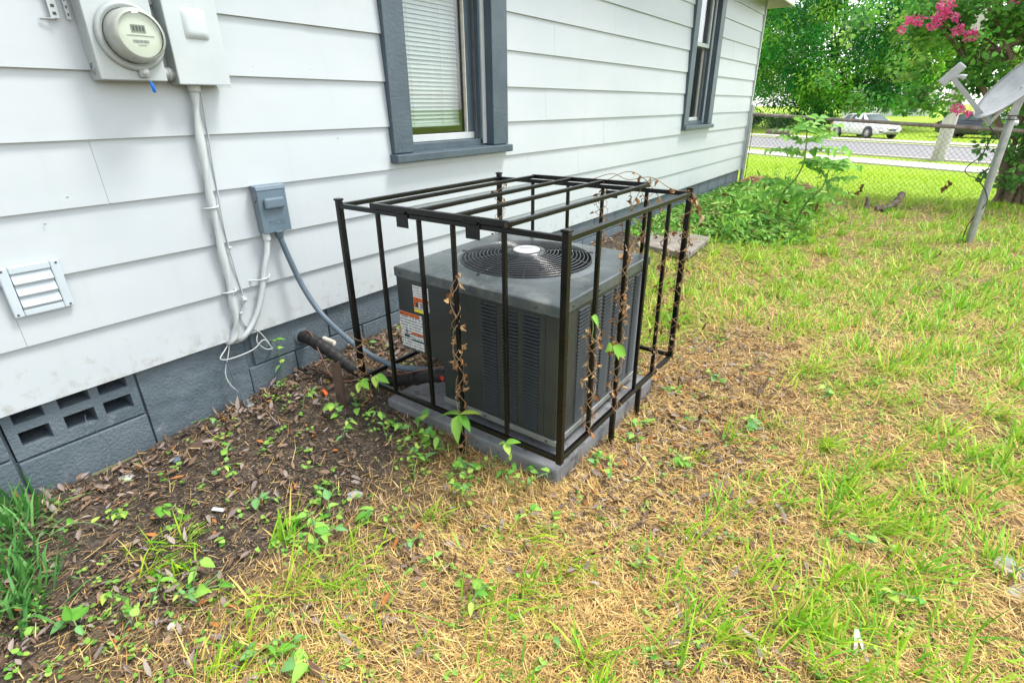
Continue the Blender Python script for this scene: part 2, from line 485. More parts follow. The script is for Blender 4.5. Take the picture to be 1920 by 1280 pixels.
def unit(a):
    return a / np.maximum(np.linalg.norm(a, axis=-1, keepdims=True), 1e-9)

def blades(base, head, pitch, length, width, bend, colr, tipcol=None):
    """tapered bent strips. base (N,3); head: heading angle; pitch: elevation; bend: droop as fraction of length"""
    n = len(base)
    h = np.stack([np.cos(head), np.sin(head), np.zeros(n)], 1)
    side = np.stack([-np.sin(head), np.cos(head), np.zeros(n)], 1)
    d = h * np.cos(pitch)[:, None] + np.array([0, 0, 1.0]) * np.sin(pitch)[:, None]
    L = length[:, None]
    mid = base + d * L * 0.55 + np.array([0, 0, -1.0]) * (bend * length * 0.18)[:, None]
    tip = base + d * L * 0.95 + np.array([0, 0, -1.0]) * (bend * length * 0.62)[:, None] + h * (bend * length * 0.2)[:, None]
    w = width[:, None] * 0.5
    V = np.stack([base - side * w, base + side * w, mid - side * w * 0.85, mid + side * w * 0.85, tip], 1).reshape(-1, 3)
    o = (np.arange(n) * 5)[:, None]
    loops = np.concatenate([o + np.array([[0, 1, 3, 2]]), o + np.array([[2, 3, 4]])], 1).ravel()
    st = (np.arange(n) * 7)[:, None] + np.array([[0, 4]])
    tot = np.tile([4, 3], n)
    c = np.repeat(colr[:, None, :], 5, 1)
    if tipcol is not None:
        c[:, 4] = tipcol
        c[:, 2:4] = (colr * 0.6 + tipcol * 0.4)[:, None, :]
    return V, loops, st.ravel(), tot, c.reshape(-1, 3)

LEAF_SHAPES = {
    'lance': np.array([[0, 0], [.3, .17], [.62, .16], [1, 0], [.62, -.16], [.3, -.17]]),
    'broad': np.array([[0, 0], [.12, .3], [.5, .36], [1, 0], [.5, -.36], [.12, -.3]]),
}
def leaves(base, axis, normal, size, colr, shape='lance', fold=0.25, curl=0.0):
    """six-sided leaves, folded on the midrib. axis/normal (N,3)"""
    n = len(base)
    a = unit(axis)
    s = unit(np.cross(normal, a))
    nn = np.cross(a, s)
    sh = LEAF_SHAPES[shape]
    fo = np.abs(sh[:, 1]) * fold
    cu = -curl * sh[:, 0] ** 2 if np.isscalar(curl) else 0
    sz = size[:, None, None]
    V = base[:, None, :] + sz * (a[:, None, :] * sh[None, :, 0:1] + s[:, None, :] * sh[None, :, 1:2] + nn[:, None, :] * (fo + cu)[None, :, None])
    if not np.isscalar(curl):
        V = V - (curl * size)[:, None, None] * nn[:, None, :] * (sh[None, :, 0:1] ** 2)
    o = (np.arange(n) * 6)[:, None]
    loops = np.concatenate([o + np.array([[0, 3, 2, 1]]), o + np.array([[0, 5, 4, 3]])], 1).ravel()
    st = ((np.arange(n) * 8)[:, None] + np.array([[0, 4]])).ravel()
    return V.reshape(-1, 3), loops, st, np.tile([4, 4], n), np.repeat(colr, 6, 0)

def combine(parts):
    Vs, Ls, Ss, Ts, Cs = [], [], [], [], []
    vo = lo = 0
    for V, l, s, t, c in parts:
        Vs.append(V); Ls.append(l + vo); Ss.append(s + lo); Ts.append(t); Cs.append(c)
        vo += len(V); lo += len(l)
    return np.concatenate(Vs), np.concatenate(Ls), np.concatenate(Ss), np.concatenate(Ts), np.concatenate(Cs)

def mixc(a, b, t):
    return np.asarray(a)[None, :] * (1 - t[:, None]) + np.asarray(b)[None, :] * t[:, None]

# value noise for cover masks
_tab = np.random.default_rng(3).random((256, 256))
def vnoise(x, y, s):
    x = np.asarray(x) * s + 97.3; y = np.asarray(y) * s + 41.7
    xi = np.floor(x).astype(int); yi = np.floor(y).astype(int)
    fx = x - xi; fy = y - yi
    fx = fx * fx * (3 - 2 * fx); fy = fy * fy * (3 - 2 * fy)
    g = lambda i, j: _tab[i % 256, j % 256]
    return (g(xi, yi) * (1 - fx) + g(xi + 1, yi) * fx) * (1 - fy) + (g(xi, yi + 1) * (1 - fx) + g(xi + 1, yi + 1) * fx) * fy
def fnoise(x, y, s):
    return (vnoise(x, y, s) * .5 + vnoise(x, y, s * 2.1) * .3 + vnoise(x, y, s * 4.3) * .2)
def sstep(x, a, b):
    t = np.clip((np.asarray(x, float) - a) / (b - a), 0, 1)
    return t * t * (3 - 2 * t)

# ------------------------------------------------------------------ terrain
STREET_Z = -0.8
def gh(x, y):
    """ground height"""
    x = np.asarray(x, float); y = np.asarray(y, float)
    wall = np.interp(y, [-3, .1, .43, .66, .9, 1.25, 2, 5, 9], [.02, .013, -.045, -.013, .004, .045, .06, .075, .1])
    yard = np.interp(y, [-3, 0, 1.5, 6, 9], [-.02, -.02, -.025, 0, .0])
    w = np.exp(-(np.maximum(x, 0) / .75) ** 2)
    z = wall * w + yard * (1 - w)
    d = y + .55 * x * sstep(y, 12, 24)
    z = z + (STREET_Z - z) * sstep(d, 9.5, 23.5)
    near = 1 - sstep(y, 9, 14)
    z = z + near * (.022 * (fnoise(x, y, 1.7) - .5) + .014 * (vnoise(x, y, 9) - .5) + .007 * (vnoise(x, y, 27) - .5))
    far = sstep(d, 46, 130)
    z = z + far * .9
    pad = np.maximum(np.abs(x - 1.0) - .5, np.abs(y - 1.7) - .5)
    return z + .006 * (1 - sstep(pad, 0, .15))

def soil_mask(x, y):
    """bare earth beside the wall, 0..1"""
    edge = .92 + .38 * (fnoise(x, y, 2.2) - .5) * 2 + np.interp(y, [-.5, .2, .8, 1.3, 2.2, 4], [.1, .1, .25, .1, -.1, -.35])
    return sstep(edge - x + .25 * (vnoise(x, y, 7) - .5), -.25, .45)
def lawn_mask(x, y):
    return sstep(y + .5 * (fnoise(x, y, 1.2) - .5), 8.3, 9.2)
def green_mask(x, y):
    """how green the yard is, 0..1"""
    g = .13 + .40 * sstep(y, 1.5, 3.0) + .18 * sstep(y, 2.6, 5.0) + .12 * sstep(x, 1.6, 2.4) * sstep(y, .9, 1.8)
    g = g + 1.25 * (fnoise(x + 3, y + 7, 1.6) - .5) + .6 * (vnoise(x, y, 5.5) - .5)
    g = g - .45 * (1 - sstep(np.hypot((x - 1.6) / .38, (y - 2.2) / 1.1), .6, 1.3))
    g = g * (1 - .92 * soil_mask(x, y))
    return np.clip(g, 0, 1)

xs = np.concatenate([[-400, -200, -100, -60, -40, -25, -15, -9, -6, -4, -2.5, -1.5, -.8, -.4, -.12], np.arange(0, 3.8, .028), np.arange(3.85, 8, .22),
                     [8.5, 9.5, 11, 13, 16, 20, 26, 35, 50, 80, 130, 220, 400]])
ys = np.concatenate([[-60, -30, -15, -8, -4, -2, -1.2], np.arange(-.8, 4.0, .028), np.arange(4.05, 10, .09), np.arange(10.2, 30, .6), np.arange(31, 60, 1.5),
                     [62, 66, 70, 80, 95, 115, 140, 170, 220, 300, 450, 700]])
GX, GY = np.meshgrid(xs, ys, indexing='xy')
GZ = gh(GX, GY)
nx, ny = len(xs), len(ys)
V = np.stack([GX.ravel(), GY.ravel(), GZ.ravel()], 1)
ii, jj = np.meshgrid(np.arange(nx - 1), np.arange(ny - 1), indexing='xy')
a = (jj * nx + ii).ravel()
Q = np.stack([a, a + 1, a + nx + 1, a + nx], 1)
sm = soil_mask(GX, GY).ravel(); lm = lawn_mask(GX, GY).ravel(); gm = green_mask(GX, GY).ravel()
me = np_mesh("ground", V, Q.ravel(), np.arange(len(Q)) * 4, np.full(len(Q), 4), np.stack([sm, lm, gm], 1))
me.polygons.foreach_set("use_smooth", [True] * len(Q))
gmat, nt, p = new_mat("yard_soil")
Lk = nt.links
tc = node(nt, "ShaderNodeTexCoord")
at = node(nt, "ShaderNodeAttribute", attribute_name="col")
sp = node(nt, "ShaderNodeSeparateColor"); Lk.new(at.outputs["Color"], sp.inputs[0])
n1 = node(nt, "ShaderNodeTexNoise", Scale=30.0, Detail=7.0, Roughness=0.7); Lk.new(tc.outputs["Object"], n1.inputs["Vector"])
n2 = node(nt, "ShaderNodeTexNoise", Scale=5.0, Detail=6.0, Roughness=0.65); Lk.new(tc.outputs["Object"], n2.inputs["Vector"])
soil = ramp(nt, [(.30, (.022, .0175, .0135)), (.5, (.056, .045, .036)), (.72, (.15, .124, .098))]); Lk.new(n1.outputs["Fac"], soil.inputs[0])
thatch = ramp(nt, [(.30, (.09, .060, .030)), (.5, (.20, .14, .07)), (.72, (.36, .27, .15))]); Lk.new(n1.outputs["Fac"], thatch.inputs[0])
lawn = ramp(nt, [(.32, (.17, .30, .02)), (.55, (.27, .40, .035)), (.75, (.40, .46, .08))]); Lk.new(n2.outputs["Fac"], lawn.inputs[0])
mx1 = node(nt, "ShaderNodeMix", data_type='RGBA'); Lk.new(sp.outputs[0], mx1.inputs["Factor"]); Lk.new(thatch.outputs[0], mx1.inputs[6]); Lk.new(soil.outputs[0], mx1.inputs[7])
mx2 = node(nt, "ShaderNodeMix", data_type='RGBA'); Lk.new(sp.outputs[1], mx2.inputs["Factor"]); Lk.new(mx1.outputs[2], mx2.inputs[6]); Lk.new(lawn.outputs[0], mx2.inputs[7])
Lk.new(mx2.outputs[2], p.inputs["Base Color"])
p.inputs["Roughness"].default_value = 0.95
p.inputs["Specular IOR Level"].default_value = 0.2
bp = node(nt, "ShaderNodeBump", Strength=0.9, Distance=0.02); Lk.new(n1.outputs["Fac"], bp.inputs["Height"]); Lk.new(bp.outputs[0], p.inputs["Normal"])
struct(link("ground", me, gmat))

# street: sidewalk, road, far pavement (direction y = c - 0.55 x)
def strip(name, c0, c1, z, thick, mat, x0=-90, x1=90, n=60):
    vs, fs = [], []
    for i in range(n + 1):
        x = x0 + (x1 - x0) * i / n
        for c, zz in ((c0, z - thick), (c0, z), (c1, z), (c1, z - thick)):
            vs.append((x, c - .55 * x, zz))
    for i in range(n):
        for k in range(3):
            b = i * 4 + k
            fs.append((b, b + 1, b + 5, b + 4))
    mb = MB().add(vs, fs)
    return struct(build(name, mb, mat))
strip("sidewalk", 24.3, 26.4, STREET_Z + .05, .12, 'concrete')
strip("road", 28.4, 36.9, STREET_Z + .02, .05, 'asphalt')
strip("kerb", 28.1, 28.4, STREET_Z + .07, .15, 'concrete')
strip("kerb", 36.9, 37.2, STREET_Z + .07, .15, 'concrete')
strip("sidewalk", 39.0, 41.0, STREET_Z + .05, .12, 'concrete')

# ------------------------------------------------------------------ the house
HY0, HY1, HX = -4.0, 8.95, -6.8
Z0, SC_H = 0.312, 0.2032
house = thing("house", "white lap-sided house wall on a slate-painted block foundation", "house", (0, 0, 0))
WINS = [dict(y0=1.95, y1=2.92, z0=0.944, z1=2.52), dict(y0=6.15, y1=7.12, z0=0.955, z1=2.52)]

def board(k, ya, yb):
    zb, zt = Z0 + SC_H * k - .006, Z0 + SC_H * (k + 1)
    fx = lambda z: 0.0135 - 0.0125 * (z - zb) / (zt - zb)
    mb = MB()
    def flush():
        nonlocal mb
        if mb.v:
            o = build("siding_board", mb, 'siding', house)
            bm = bmesh.new(); bm.from_mesh(o.data)
            bmesh.ops.remove_doubles(bm, verts=bm.verts, dist=1e-5)
            bm.to_mesh(o.data); bm.free()
            o.location.x = random.uniform(-.0008, .0008)
        mb = MB()
    cuts = sorted({ya, yb} | {c for w in WINS for c in (w['y0'] + .02, w['y1'] - .02) if ya < c < yb})
    for a_, b_ in zip(cuts[:-1], cuts[1:]):
        mid = (a_ + b_) / 2
        lo, hi = zb, zt
        for w in WINS:
            if w['y0'] < mid < w['y1']:
                if w['z0'] + .02 > zb:
                    hi = min(hi, w['z0'] + .02)
                elif w['z1'] - .02 < zt:
                    lo = max(lo, w['z1'] - .02)
                else:
                    lo = hi
        if hi - lo < .012:
            flush()
            continue
        xb, xt = fx(lo), fx(hi)
        mb.add([(-.004, a_, lo), (xb, a_, lo), (xb, b_, lo), (-.004, b_, lo), (-.004, a_, hi), (xt, a_, hi), (xt, b_, hi), (-.004, b_, hi)],
               [(0, 3, 2, 1), (4, 5, 6, 7), (0, 1, 5, 4), (1, 2, 6, 5), (2, 3, 7, 6), (3, 0, 4, 7)])
    flush()

JOINTS = {0: [2.75, 6.3], 1: [.328, 3.95, 7.6], 2: [1.996, 3.89, 7.5], 3: [.67, 4.3, 7.9], 4: [3.4, 5.4], 5: [1.55, 4.7, 8.2], 6: [-.6, 3.5],
          7: [.9, 4.4, 7.7], 8: [3.2, 5.6], 9: [1.2, 4.9], 10: [2.4, 5.9]}
for k in range(11):
    ed = [HY0] + JOINTS[k] + [HY1 - .012]
    for a_, b_ in zip(ed[:-1], ed[1:]):
        board(k, a_ + .0004, b_ - .0004)

# sheathing behind the boards, with real window openings; other walls, floor, ceiling
mb = MB()
ze = Z0 + SC_H * 11
cy = [HY0, WINS[0]['y0'] + .1, WINS[0]['y1'] - .1, WINS[1]['y0'] + .1, WINS[1]['y1'] - .1, HY1]
for i in range(5):
    if i in (1, 3):
        w = WINS[0 if i == 1 else 1]
        mb.box((-.14, cy[i], Z0), (-.006, cy[i + 1], w['z0'] + .03))
        mb.box((-.14, cy[i], w['z1'] - .08), (-.006, cy[i + 1], ze))
    else:
        mb.box((-.14, cy[i], Z0), (-.006, cy[i + 1], ze))
build("wall_sheathing", mb, 'room', house)
mb = MB()
mb.box((HX, HY0, Z0), (-.14, HY0 + .14, ze)).box((HX, HY1 - .14, Z0), (-.14, HY1 - .002, ze)).box((HX - .14, HY0, Z0), (HX, HY1, ze))
build("outer_wall", mb, 'siding', house)
build("floor", MB().box((HX, HY0 + .14, Z0 - .1), (-.14, HY1 - .14, Z0 + .02)), 'room', house)
build("ceiling", MB().box((HX, HY0 + .14, ze - .02), (-.14, HY1 - .14, ze + .05)), 'room', house)
build("partition", MB().box((-3.2, HY0 + .14, Z0 + .02), (-3.1, HY1 - .14, ze - .02)), 'room', house)
build("corner_trim", MB().box((-.02, HY1 - .010, Z0 - .01), (.026, HY1 + .03, ze)), 'trim_white', house, bevel=.004)
# roof with eave and rake overhang
RX = HX / 2
ov, zr = .30, ze + 1.7
for sgn in (1, -1):
    xe = ov if sgn > 0 else HX - ov
    slope = (zr - ze) / abs(RX)
    zE = ze - .02 - slope * ov + .16
    mb = MB().add([(xe, HY0 - .35, zE), (xe, HY1 + .35, zE), (RX, HY1 + .35, zr + .14), (RX, HY0 - .35, zr + .14),
                   (xe, HY0 - .35, zE - .05), (xe, HY1 + .35, zE - .05), (RX, HY1 + .35, zr + .09), (RX, HY0 - .35, zr + .09)],
                  [(0, 1, 2, 3), (7, 6, 5, 4), (0, 4, 5, 1), (1, 5, 6, 2), (2, 6, 7, 3), (3, 7, 4, 0)])
    build("roof_slope", mb, 'roof', house)
build("soffit", MB().box((-.10, HY0 - .34, ze + .012), (ov - .022, HY1 + .34, ze + .03)), 'soffit', house)
build("fascia", MB().box((ov - .02, HY0 - .35, ze - .09), (ov + .002, HY1 + .35, ze + .05)), 'trim_white', house, bevel=.004)
build("rake_board", MB().box((-.1, HY1 + .32, ze - .09), (ov - .021, HY1 + .345, ze + .011)), 'soffit', house)
for yg in (HY0 + .02, HY1 - .12):
    build("gable", MB().prism([(-.15, ze + .05), (HX, ze + .05), (RX, zr + .05)], .1, Matrix(((1, 0, 0, 0), (0, 0, 1, yg), (0, 1, 0, 0), (0, 0, 0, 1)))), 'siding', house)

# foundation: mortar core, blocks proud of it, a vent block with real holes, a parged stretch
found = build("foundation", MB().box((-.30, HY0, -.35), (-.024, .19, Z0 - .004)).box((-.30, .585, -.35), (-.024, HY1, Z0 - .004))
              .box((-.30, .19, -.35), (-.20, .585, Z0 - .004)).box((-.2, .19, -.35), (-.024, .585, .12)), 'mortar', house)
_bm = {}
def block(y0, y1, z0, z1):
    key = (round(y1 - y0, 3), round(z1 - z0, 3))
    if key not in _bm:
        _bm[key] = MB().box((-.03, 0, 0), (-.010, y1 - y0, z1 - z0)).mesh("foundation_block")
    o = link("foundation_block", _bm[key], 'block', found, (random.uniform(-.0015, .0015), y0, z0))
    b = o.modifiers.new("bevel", 'BEVEL'); b.width = .004; b.segments = 2
def block_row(z0, z1, start, ya, yb):
    y = start
    while y < yb:
        a_, b_ = max(y + .0035, ya), min(y + .3985, yb)
        if b_ - a_ > .03:
            block(a_, b_, z0, z1)
        y += .402
for z0, z1, st in ((.146, .3075, -4.1), (-.06, .139, -3.9), (-.27, -.067, -4.1)):
    block_row(z0, z1, st, HY0, .182)
    if z0 < .1:
        block_row(z0, z1 if z0 < -.2 else .118, .19, .19, .585) if z0 > -.2 else None
    block_row(z0, z1, 1.04 if st == -4.1 else .84, 1.01, HY1 - .002)
vb = MB()
hy = [.194, .222, .306, .347, .438, .466, .556, .583]
hz = [.128, .168, .224, .256, .298, .3075]
for j in range(5):
    for i in range(7):
        if i in (1, 3, 5) and j in (1, 3):
            continue
        vb.box((-.13, hy[i], hz[j]), (-.012 + random.uniform(-.0004, .0004), hy[i + 1], hz[j + 1]))
tag(build("vent_block", vb, 'block', found), "block turned sideways with six ventilation holes")
build("vent_hole_shade", MB().box((-.199, .195, .13), (-.15, .583, .306)), 'dark', found)  # dark slab painting the shade at the back of the holes
pm = MB()
nyp, nzp = 40, 34
vsP, fsP = [], []
for j in range(nzp + 1):
    for i in range(nyp + 1):
        y_ = .592 + (1.006 - .592) * i / nyp
        z_ = -.2 + (.3078 + .2) * j / nzp
        rel = .010 * float(fnoise(y_ * 3 + z_ * 4, z_ * 9 - y_ * 2, 3.0)) + .004 * float(vnoise(y_ + z_ * .6, z_, 34))
        vsP.append((-.018 + rel, y_, z_))
for j in range(nzp):
    for i in range(nyp):
        b_ = j * (nyp + 1) + i
        fsP.append((b_, b_ + 1, b_ + nyp + 2, b_ + nyp + 1))
pm.add(vsP, fsP, True)
tag(build("parging", pm, 'block', found), "rough trowelled render patch on the foundation")
build("moss_stain", MB().box((-.0095, .36, -.08), (-.0065, .575, -.028)), 'moss', found, bevel=.002)
for k_, yv in enumerate((6.46, 6.60, 6.74)):
    build("vent_slot_shade", MB().box((-.012, yv, .21), (-.0075, yv + .085, .25)), 'dark', found)  # dark plates painted as shaded holes, no openings cut

# windows
_slat = MB().box((-.011, 0, -.0006), (.011, 1, .0006)).mesh("blind_slat")
def window(w, label, blind_z, blind_y1):
    y0, y1, z0, z1 = w['y0'], w['y1'], w['z0'], w['z1']
    oy0, oy1, oz0, oz1 = y0 + .135, y1 - .15, z0 + .055, z1 - .135
    wb = MB()
    wb.box((-.02, y0, z0 + .046), (.036, oy0, z1)).box((-.02, oy1, z0 + .046), (.036, y1, z1)).box((-.02, oy0, oz1), (.0355, oy1, z1))
    win = build("window", wb, 'slate', house, bevel=.004)
    win["label"] = label
    sl = MB().add([(-.13, y0 - .012, z0), (.066, y0 - .012, z0), (.066, y1 + .012, z0), (-.13, y1 + .012, z0),
                   (-.13, y0 - .012, z0 + .05), (.066, y0 - .012, z0 + .042), (.066, y1 + .012, z0 + .042), (-.13, y1 + .012, z0 + .05)],
                  [(0, 3, 2, 1), (4, 5, 6, 7), (0, 1, 5, 4), (1, 2, 6, 5), (2, 3, 7, 6), (3, 0, 4, 7)])
    build("sill", sl, 'slate', win, bevel=.006)
    build("jamb", MB().box((-.135, oy0 - .002, oz0), (-.021, oy0 + .012, oz1)), 'slate', win)
    build("jamb", MB().box((-.135, oy1 - .03, oz0), (-.021, oy1 + .002, oz1)), 'trim_white', win)
    build("sash_track", MB().box((-.06, oy1 - .046, oz0), (-.030, oy1 - .0305, oz1)), 'slate', win)
    build("sash_track", MB().box((-.10, oy1 - .040, oz0), (-.075, oy1 - .0305, oz1)), 'galv', win)
    build("window_head", MB().box((-.135, oy0, oz1 - .02), (-.021, oy1, oz1 + .01)), 'slate', win)
    build("sub_sill", MB().box((-.12, oy0, z0 + .044), (-.03, oy1, oz0 + .028)), 'slate', win, bevel=.004)
    a0, a1 = oy0 + .012, oy1 - .048
    zm = 1.80
    # lower sash (inner), upper sash (outer)
    low = MB().box((-.108, a0, oz0 + .03), (-.080, a1, oz0 + .068))
    build("sash_rail", low, 'trim_white', win, bevel=.003)
    build("sash_stile", MB().box((-.107, a1 - .062, oz0 + .068), (-.081, a1, zm)), 'slate', win, bevel=.003)
    build("sash_bead", MB().box((-.100, a1 - .068, oz0 + .068), (-.078, a1 - .062, zm)), 'pvc', win)
    build("sash_stile", MB().box((-.107, a0, oz0 + .068), (-.081, a0 + .03, zm)), 'slate', win, bevel=.003)
    build("meeting_rail", MB().box((-.108, a0, zm), (-.044, a1, zm + .04)), 'trim_white', win, bevel=.003)
    build("sash_stile", MB().box((-.070, a0, zm + .04), (-.044, a0 + .03, oz1 - .02)), 'trim_white', win, bevel=.003)
    build("sash_stile", MB().box((-.070, a1 - .04, zm + .04), (-.044, a1, oz1 - .02)), 'trim_white', win, bevel=.003)
    build("pane", MB().box((-.096, a0 + .03, oz0 + .068), (-.092, a1 - .062, zm)), 'pane', win)
    build("pane", MB().box((-.060, a0 + .03, zm + .04), (-.056, a1 - .04, oz1 - .02)), 'pane', win)
    # venetian blind
    n = int((oz1 - blind_z) / .0215)
    for i in range(n):
        o = link("blind_slat", _slat, 'blind', win, (-.150 + random.uniform(-.001, .001), oy0 - .02, blind_z + .02 + i * .0215), (0, R(62 + random.uniform(-3, 3)), random.uniform(-.002, .002)))
        o.scale = (1, blind_y1 - oy0 + .02, 1)
    build("blind_rail", MB().box((-.162, oy0 - .02, blind_z - .012), (-.14, blind_y1, blind_z + .008)), 'blind', win, bevel=.004)
    for t in (.32, .74):
        yy = oy0 + (blind_y1 - oy0) * t
        build("blind_cord", MB().tube([(-.137, yy, blind_z), (-.137, yy + .003, oz1)], .0012, 5), 'blind', win)
    return win
window(WINS[0], "near slate-framed window with a lowered white venetian blind", 1.115, 2.66)
window(WINS[1], "far slate-framed window with two sashes", 1.09, 6.62)

# small weathering on the wall: nail heads
nail = MB().lathe([(0, .0022), (.0028, .0016), (.0034, 0)], 8, 'x').mesh("nail_head")
for i in range(36):
    k = random.randint(0, 7)
    y_ = random.uniform(.1, 5.2)
    if any(w['y0'] - .05 < y_ < w['y1'] + .05 for w in WINS) and k >= 3:
        continue
    link("nail_head", nail, 'galv', house, (.0105, y_, Z0 + SC_H * k + random.choice((.025, .03, .16))))

# ------------------------------------------------------------------ meter, panel, cables on the wall
meter = thing("electric_meter", "round glass electric meter on a pale grey box, blue seal hanging", "meter", (0, .827, 1.292))
def at_m(mb, *a_, **k_):
    return build(*a_, **k_)
mo = (0, .827, 1.292)
def mpart(name, mb, mat, parent=meter, bevel=0.0):
    o = build(name, mb, mat, parent, bevel=bevel)
    for v in o.data.vertices:
        v.co -= Vector(mo)
    return o
mpart("box_side", MB().box((.0125, .729, 1.292), (.078, .925, 1.70)), 'meter_grey', bevel=.003)
mpart("box_cover", MB().box((.078, .7305, 1.2935), (.0815, .9235, 1.552)), 'meter_face', bevel=.002)
mpart("upper_cover", MB().box((.078, .7305, 1.556), (.084, .9235, 1.699)), 'meter_face', bevel=.002)
MC = (0.0, .842, 1.418)
mpart("ring", MB().lathe([(.074, .081), (.096, .0815), (.098, .088), (.094, .097), (.086, .099), (.082, .094), (.079, .094)], 40, 'x', MC), 'meter_grey')
can = mpart("meter_can", MB().lathe([(.076, .082), (.0765, .12), (.074, .15), (.0715, .160), (.066, .165), (.0625, .166)], 40, 'x', MC), 'meter_can')
mpart("dome", MB().lathe([(.0625, .166), (.0615, .1675), (.04, .169), (.0001, .170)], 40, 'x', MC), 'meter_dome')
mpart("dial", MB().lathe([(.0625, .1575), (.0001, .158)], 40, 'x', MC), 'dial')
cx_ = .1585
face = lambda y0, y1, z0, z1: MB().box((cx_, MC[1] + y0, MC[2] + z0), (cx_ + .0008, MC[1] + y1, MC[2] + z1))
mpart("display", face(-.022, .018, .006, .027), 'lcd')
for i in range(4):
    mpart("digit", MB().box((cx_ + .0009, MC[1] - .018 + i * .009, MC[2] + .010), (cx_ + .0012, MC[1] - .0125 + i * .009, MC[2] + .023)), 'ink')
mpart("print_line", face(-.038, .040, -.003, -.0015), 'ink_grey')
for i in range(11):
    mpart("barcode_bar", face(-.024 + i * .0042, -.0222 + i * .0042 + .0006 * (i % 3), -.022, -.014), 'ink_grey')
mpart("print_line", face(-.012, .012, -.029, -.0275), 'ink_grey')
mpart("clasp", MB().box((.082, .838, 1.302), (.098, .868, 1.330)), 'meter_grey', bevel=.005)
mpart("seal_button", MB().lathe([(.0001, .112), (.008, .111), (.0095, .104), (.0095, .096)], 16, 'x', (0, .853, 1.318)), 'badge')
mpart("seal_wire", MB().tube([(.108, .853, 1.312), (.112, .856, 1.300), (.110, .858, 1.288)], .0012, 5), 'cable')
mpart("blue_seal", MB().tube([(.110, .857, 1.290), (.110, .859, 1.280), (.109, .862, 1.262), (.108, .863, 1.2575)], [.0035, .0058, .0058, .003], 10), 'blue')
mpart("knockout", MB().lathe([(.016, -.001), (.0175, .001), (.0155, .001)], 20, 'y', (.043, .728, 1.325)), 'meter_grey')
mpart("knockout", MB().lathe([(.009, -.001), (.0102, .001), (.0088, .001)], 20, 'y', (.043, .728, 1.325)), 'meter_grey')
mpart("hub", MB().lathe([(.019, .924), (.019, .944), (.0215, .945), (.0215, .951), (.018, .952), (.018, .9605)], 18, 'y', (.045, 0, 1.318)), 'meter_grey')
hinge_br = thing("cable_bracket", "perforated white metal bracket beside the electric meter", "bracket", (.02, .70, 1.50))
for dy, w_ in ((-.022, .022), (.012, .010)):
    mb = MB().box((-.004, dy - w_ / 2, -.042), (.0, dy + w_ / 2, .06))
    build("strap", mb, 'panel', hinge_br)
    for i in range(4):
        build("strap_hole", MB().box((.0003, dy - w_ / 5, -.034 + i * .02), (.0009, dy + w_ / 5, -.026 + i * .02)), 'ink', hinge_br)
build("bolt", MB().tube([(-.006, -.06, -.046), (.003, -.025, -.044)], .003, 6), 'galv', hinge_br)

panel = thing("breaker_panel", "tall off-white breaker panel with raised handle bulge beside the meter", "panel box", (0, 1.05, 1.285))
po = Vector((0, 1.05, 1.285))
def ppart(name, mb, mat, bevel=0.0, parent=panel):
    o = build(name, mb, mat, parent, bevel=bevel)
    for v in o.data.vertices:
        v.co -= po
    return o
ppart("cabinet", MB().box((.0125, .9615, 1.2855), (.076, 1.139, 1.78)), 'meter_grey', .003)
ppart("cover", MB().box((.076, .9600, 1.2840), (.083, 1.1405, 1.781)), 'panel', .004)
pil = MB()
n_ = 12
vsP, fsP = [], []
for j in range(n_ + 1):
    for i in range(n_ + 1):
        u_, v_ = i / n_, j / n_
        hgt = .013 * (min(1, 5 * min(u_, 1 - u_)) ** .6) * (min(1, 5 * min(v_, 1 - v_)) ** .6) * (1 - .5 * v_)
        vsP.append((.0825 + hgt, 1.012 + .085 * u_, 1.425 + .095 * v_))
for j in range(n_):
    for i in range(n_):
        b_ = j * (n_ + 1) + i
        fsP.append((b_, b_ + 1, b_ + n_ + 2, b_ + n_ + 1))
ppart("handle_bulge", pil.add(vsP, fsP, True), 'panel')
ppart("hub", MB().lathe([(.0001, 1.262), (.018, 1.262), (.021, 1.270), (.021, 1.2855)], 16, 'z', (.035, 1.026, 0)), 'conduit_white')
ppart("drip_lip", MB().box((.060, 1.085, 1.2795), (.0845, 1.146, 1.2832)), 'panel', .001)

def twisted(path, w, h, turns, n=90):
    """flat cable twisting along a path"""
    P = smooth_path(path, 14)
    mb = MB()
    vs, fs = [], []
    K = 10
    for i, p_ in enumerate(P):
        d = (P[min(i + 1, len(P) - 1)] - P[max(i - 1, 0)]).normalized()
        e1 = d.cross(Vector((1, 0, 0))).normalized()
        e2 = d.cross(e1)
        an = turns * 2 * math.pi * i / len(P)
        for j in range(K):
            t = 2 * math.pi * j / K
            a_, b_ = w * math.cos(t), h * math.sin(t)
            vs.append(p_ + e1 * (a_ * math.cos(an) - b_ * math.sin(an)) + e2 * (a_ * math.sin(an) + b_ * math.cos(an)))
    for i in range(len(P) - 1):
        for j in range(K):
            fs.append((i * K + j, i * K + (j + 1) % K, (i + 1) * K + (j + 1) % K, (i + 1) * K + j))
    return mb.add(vs, fs, True)

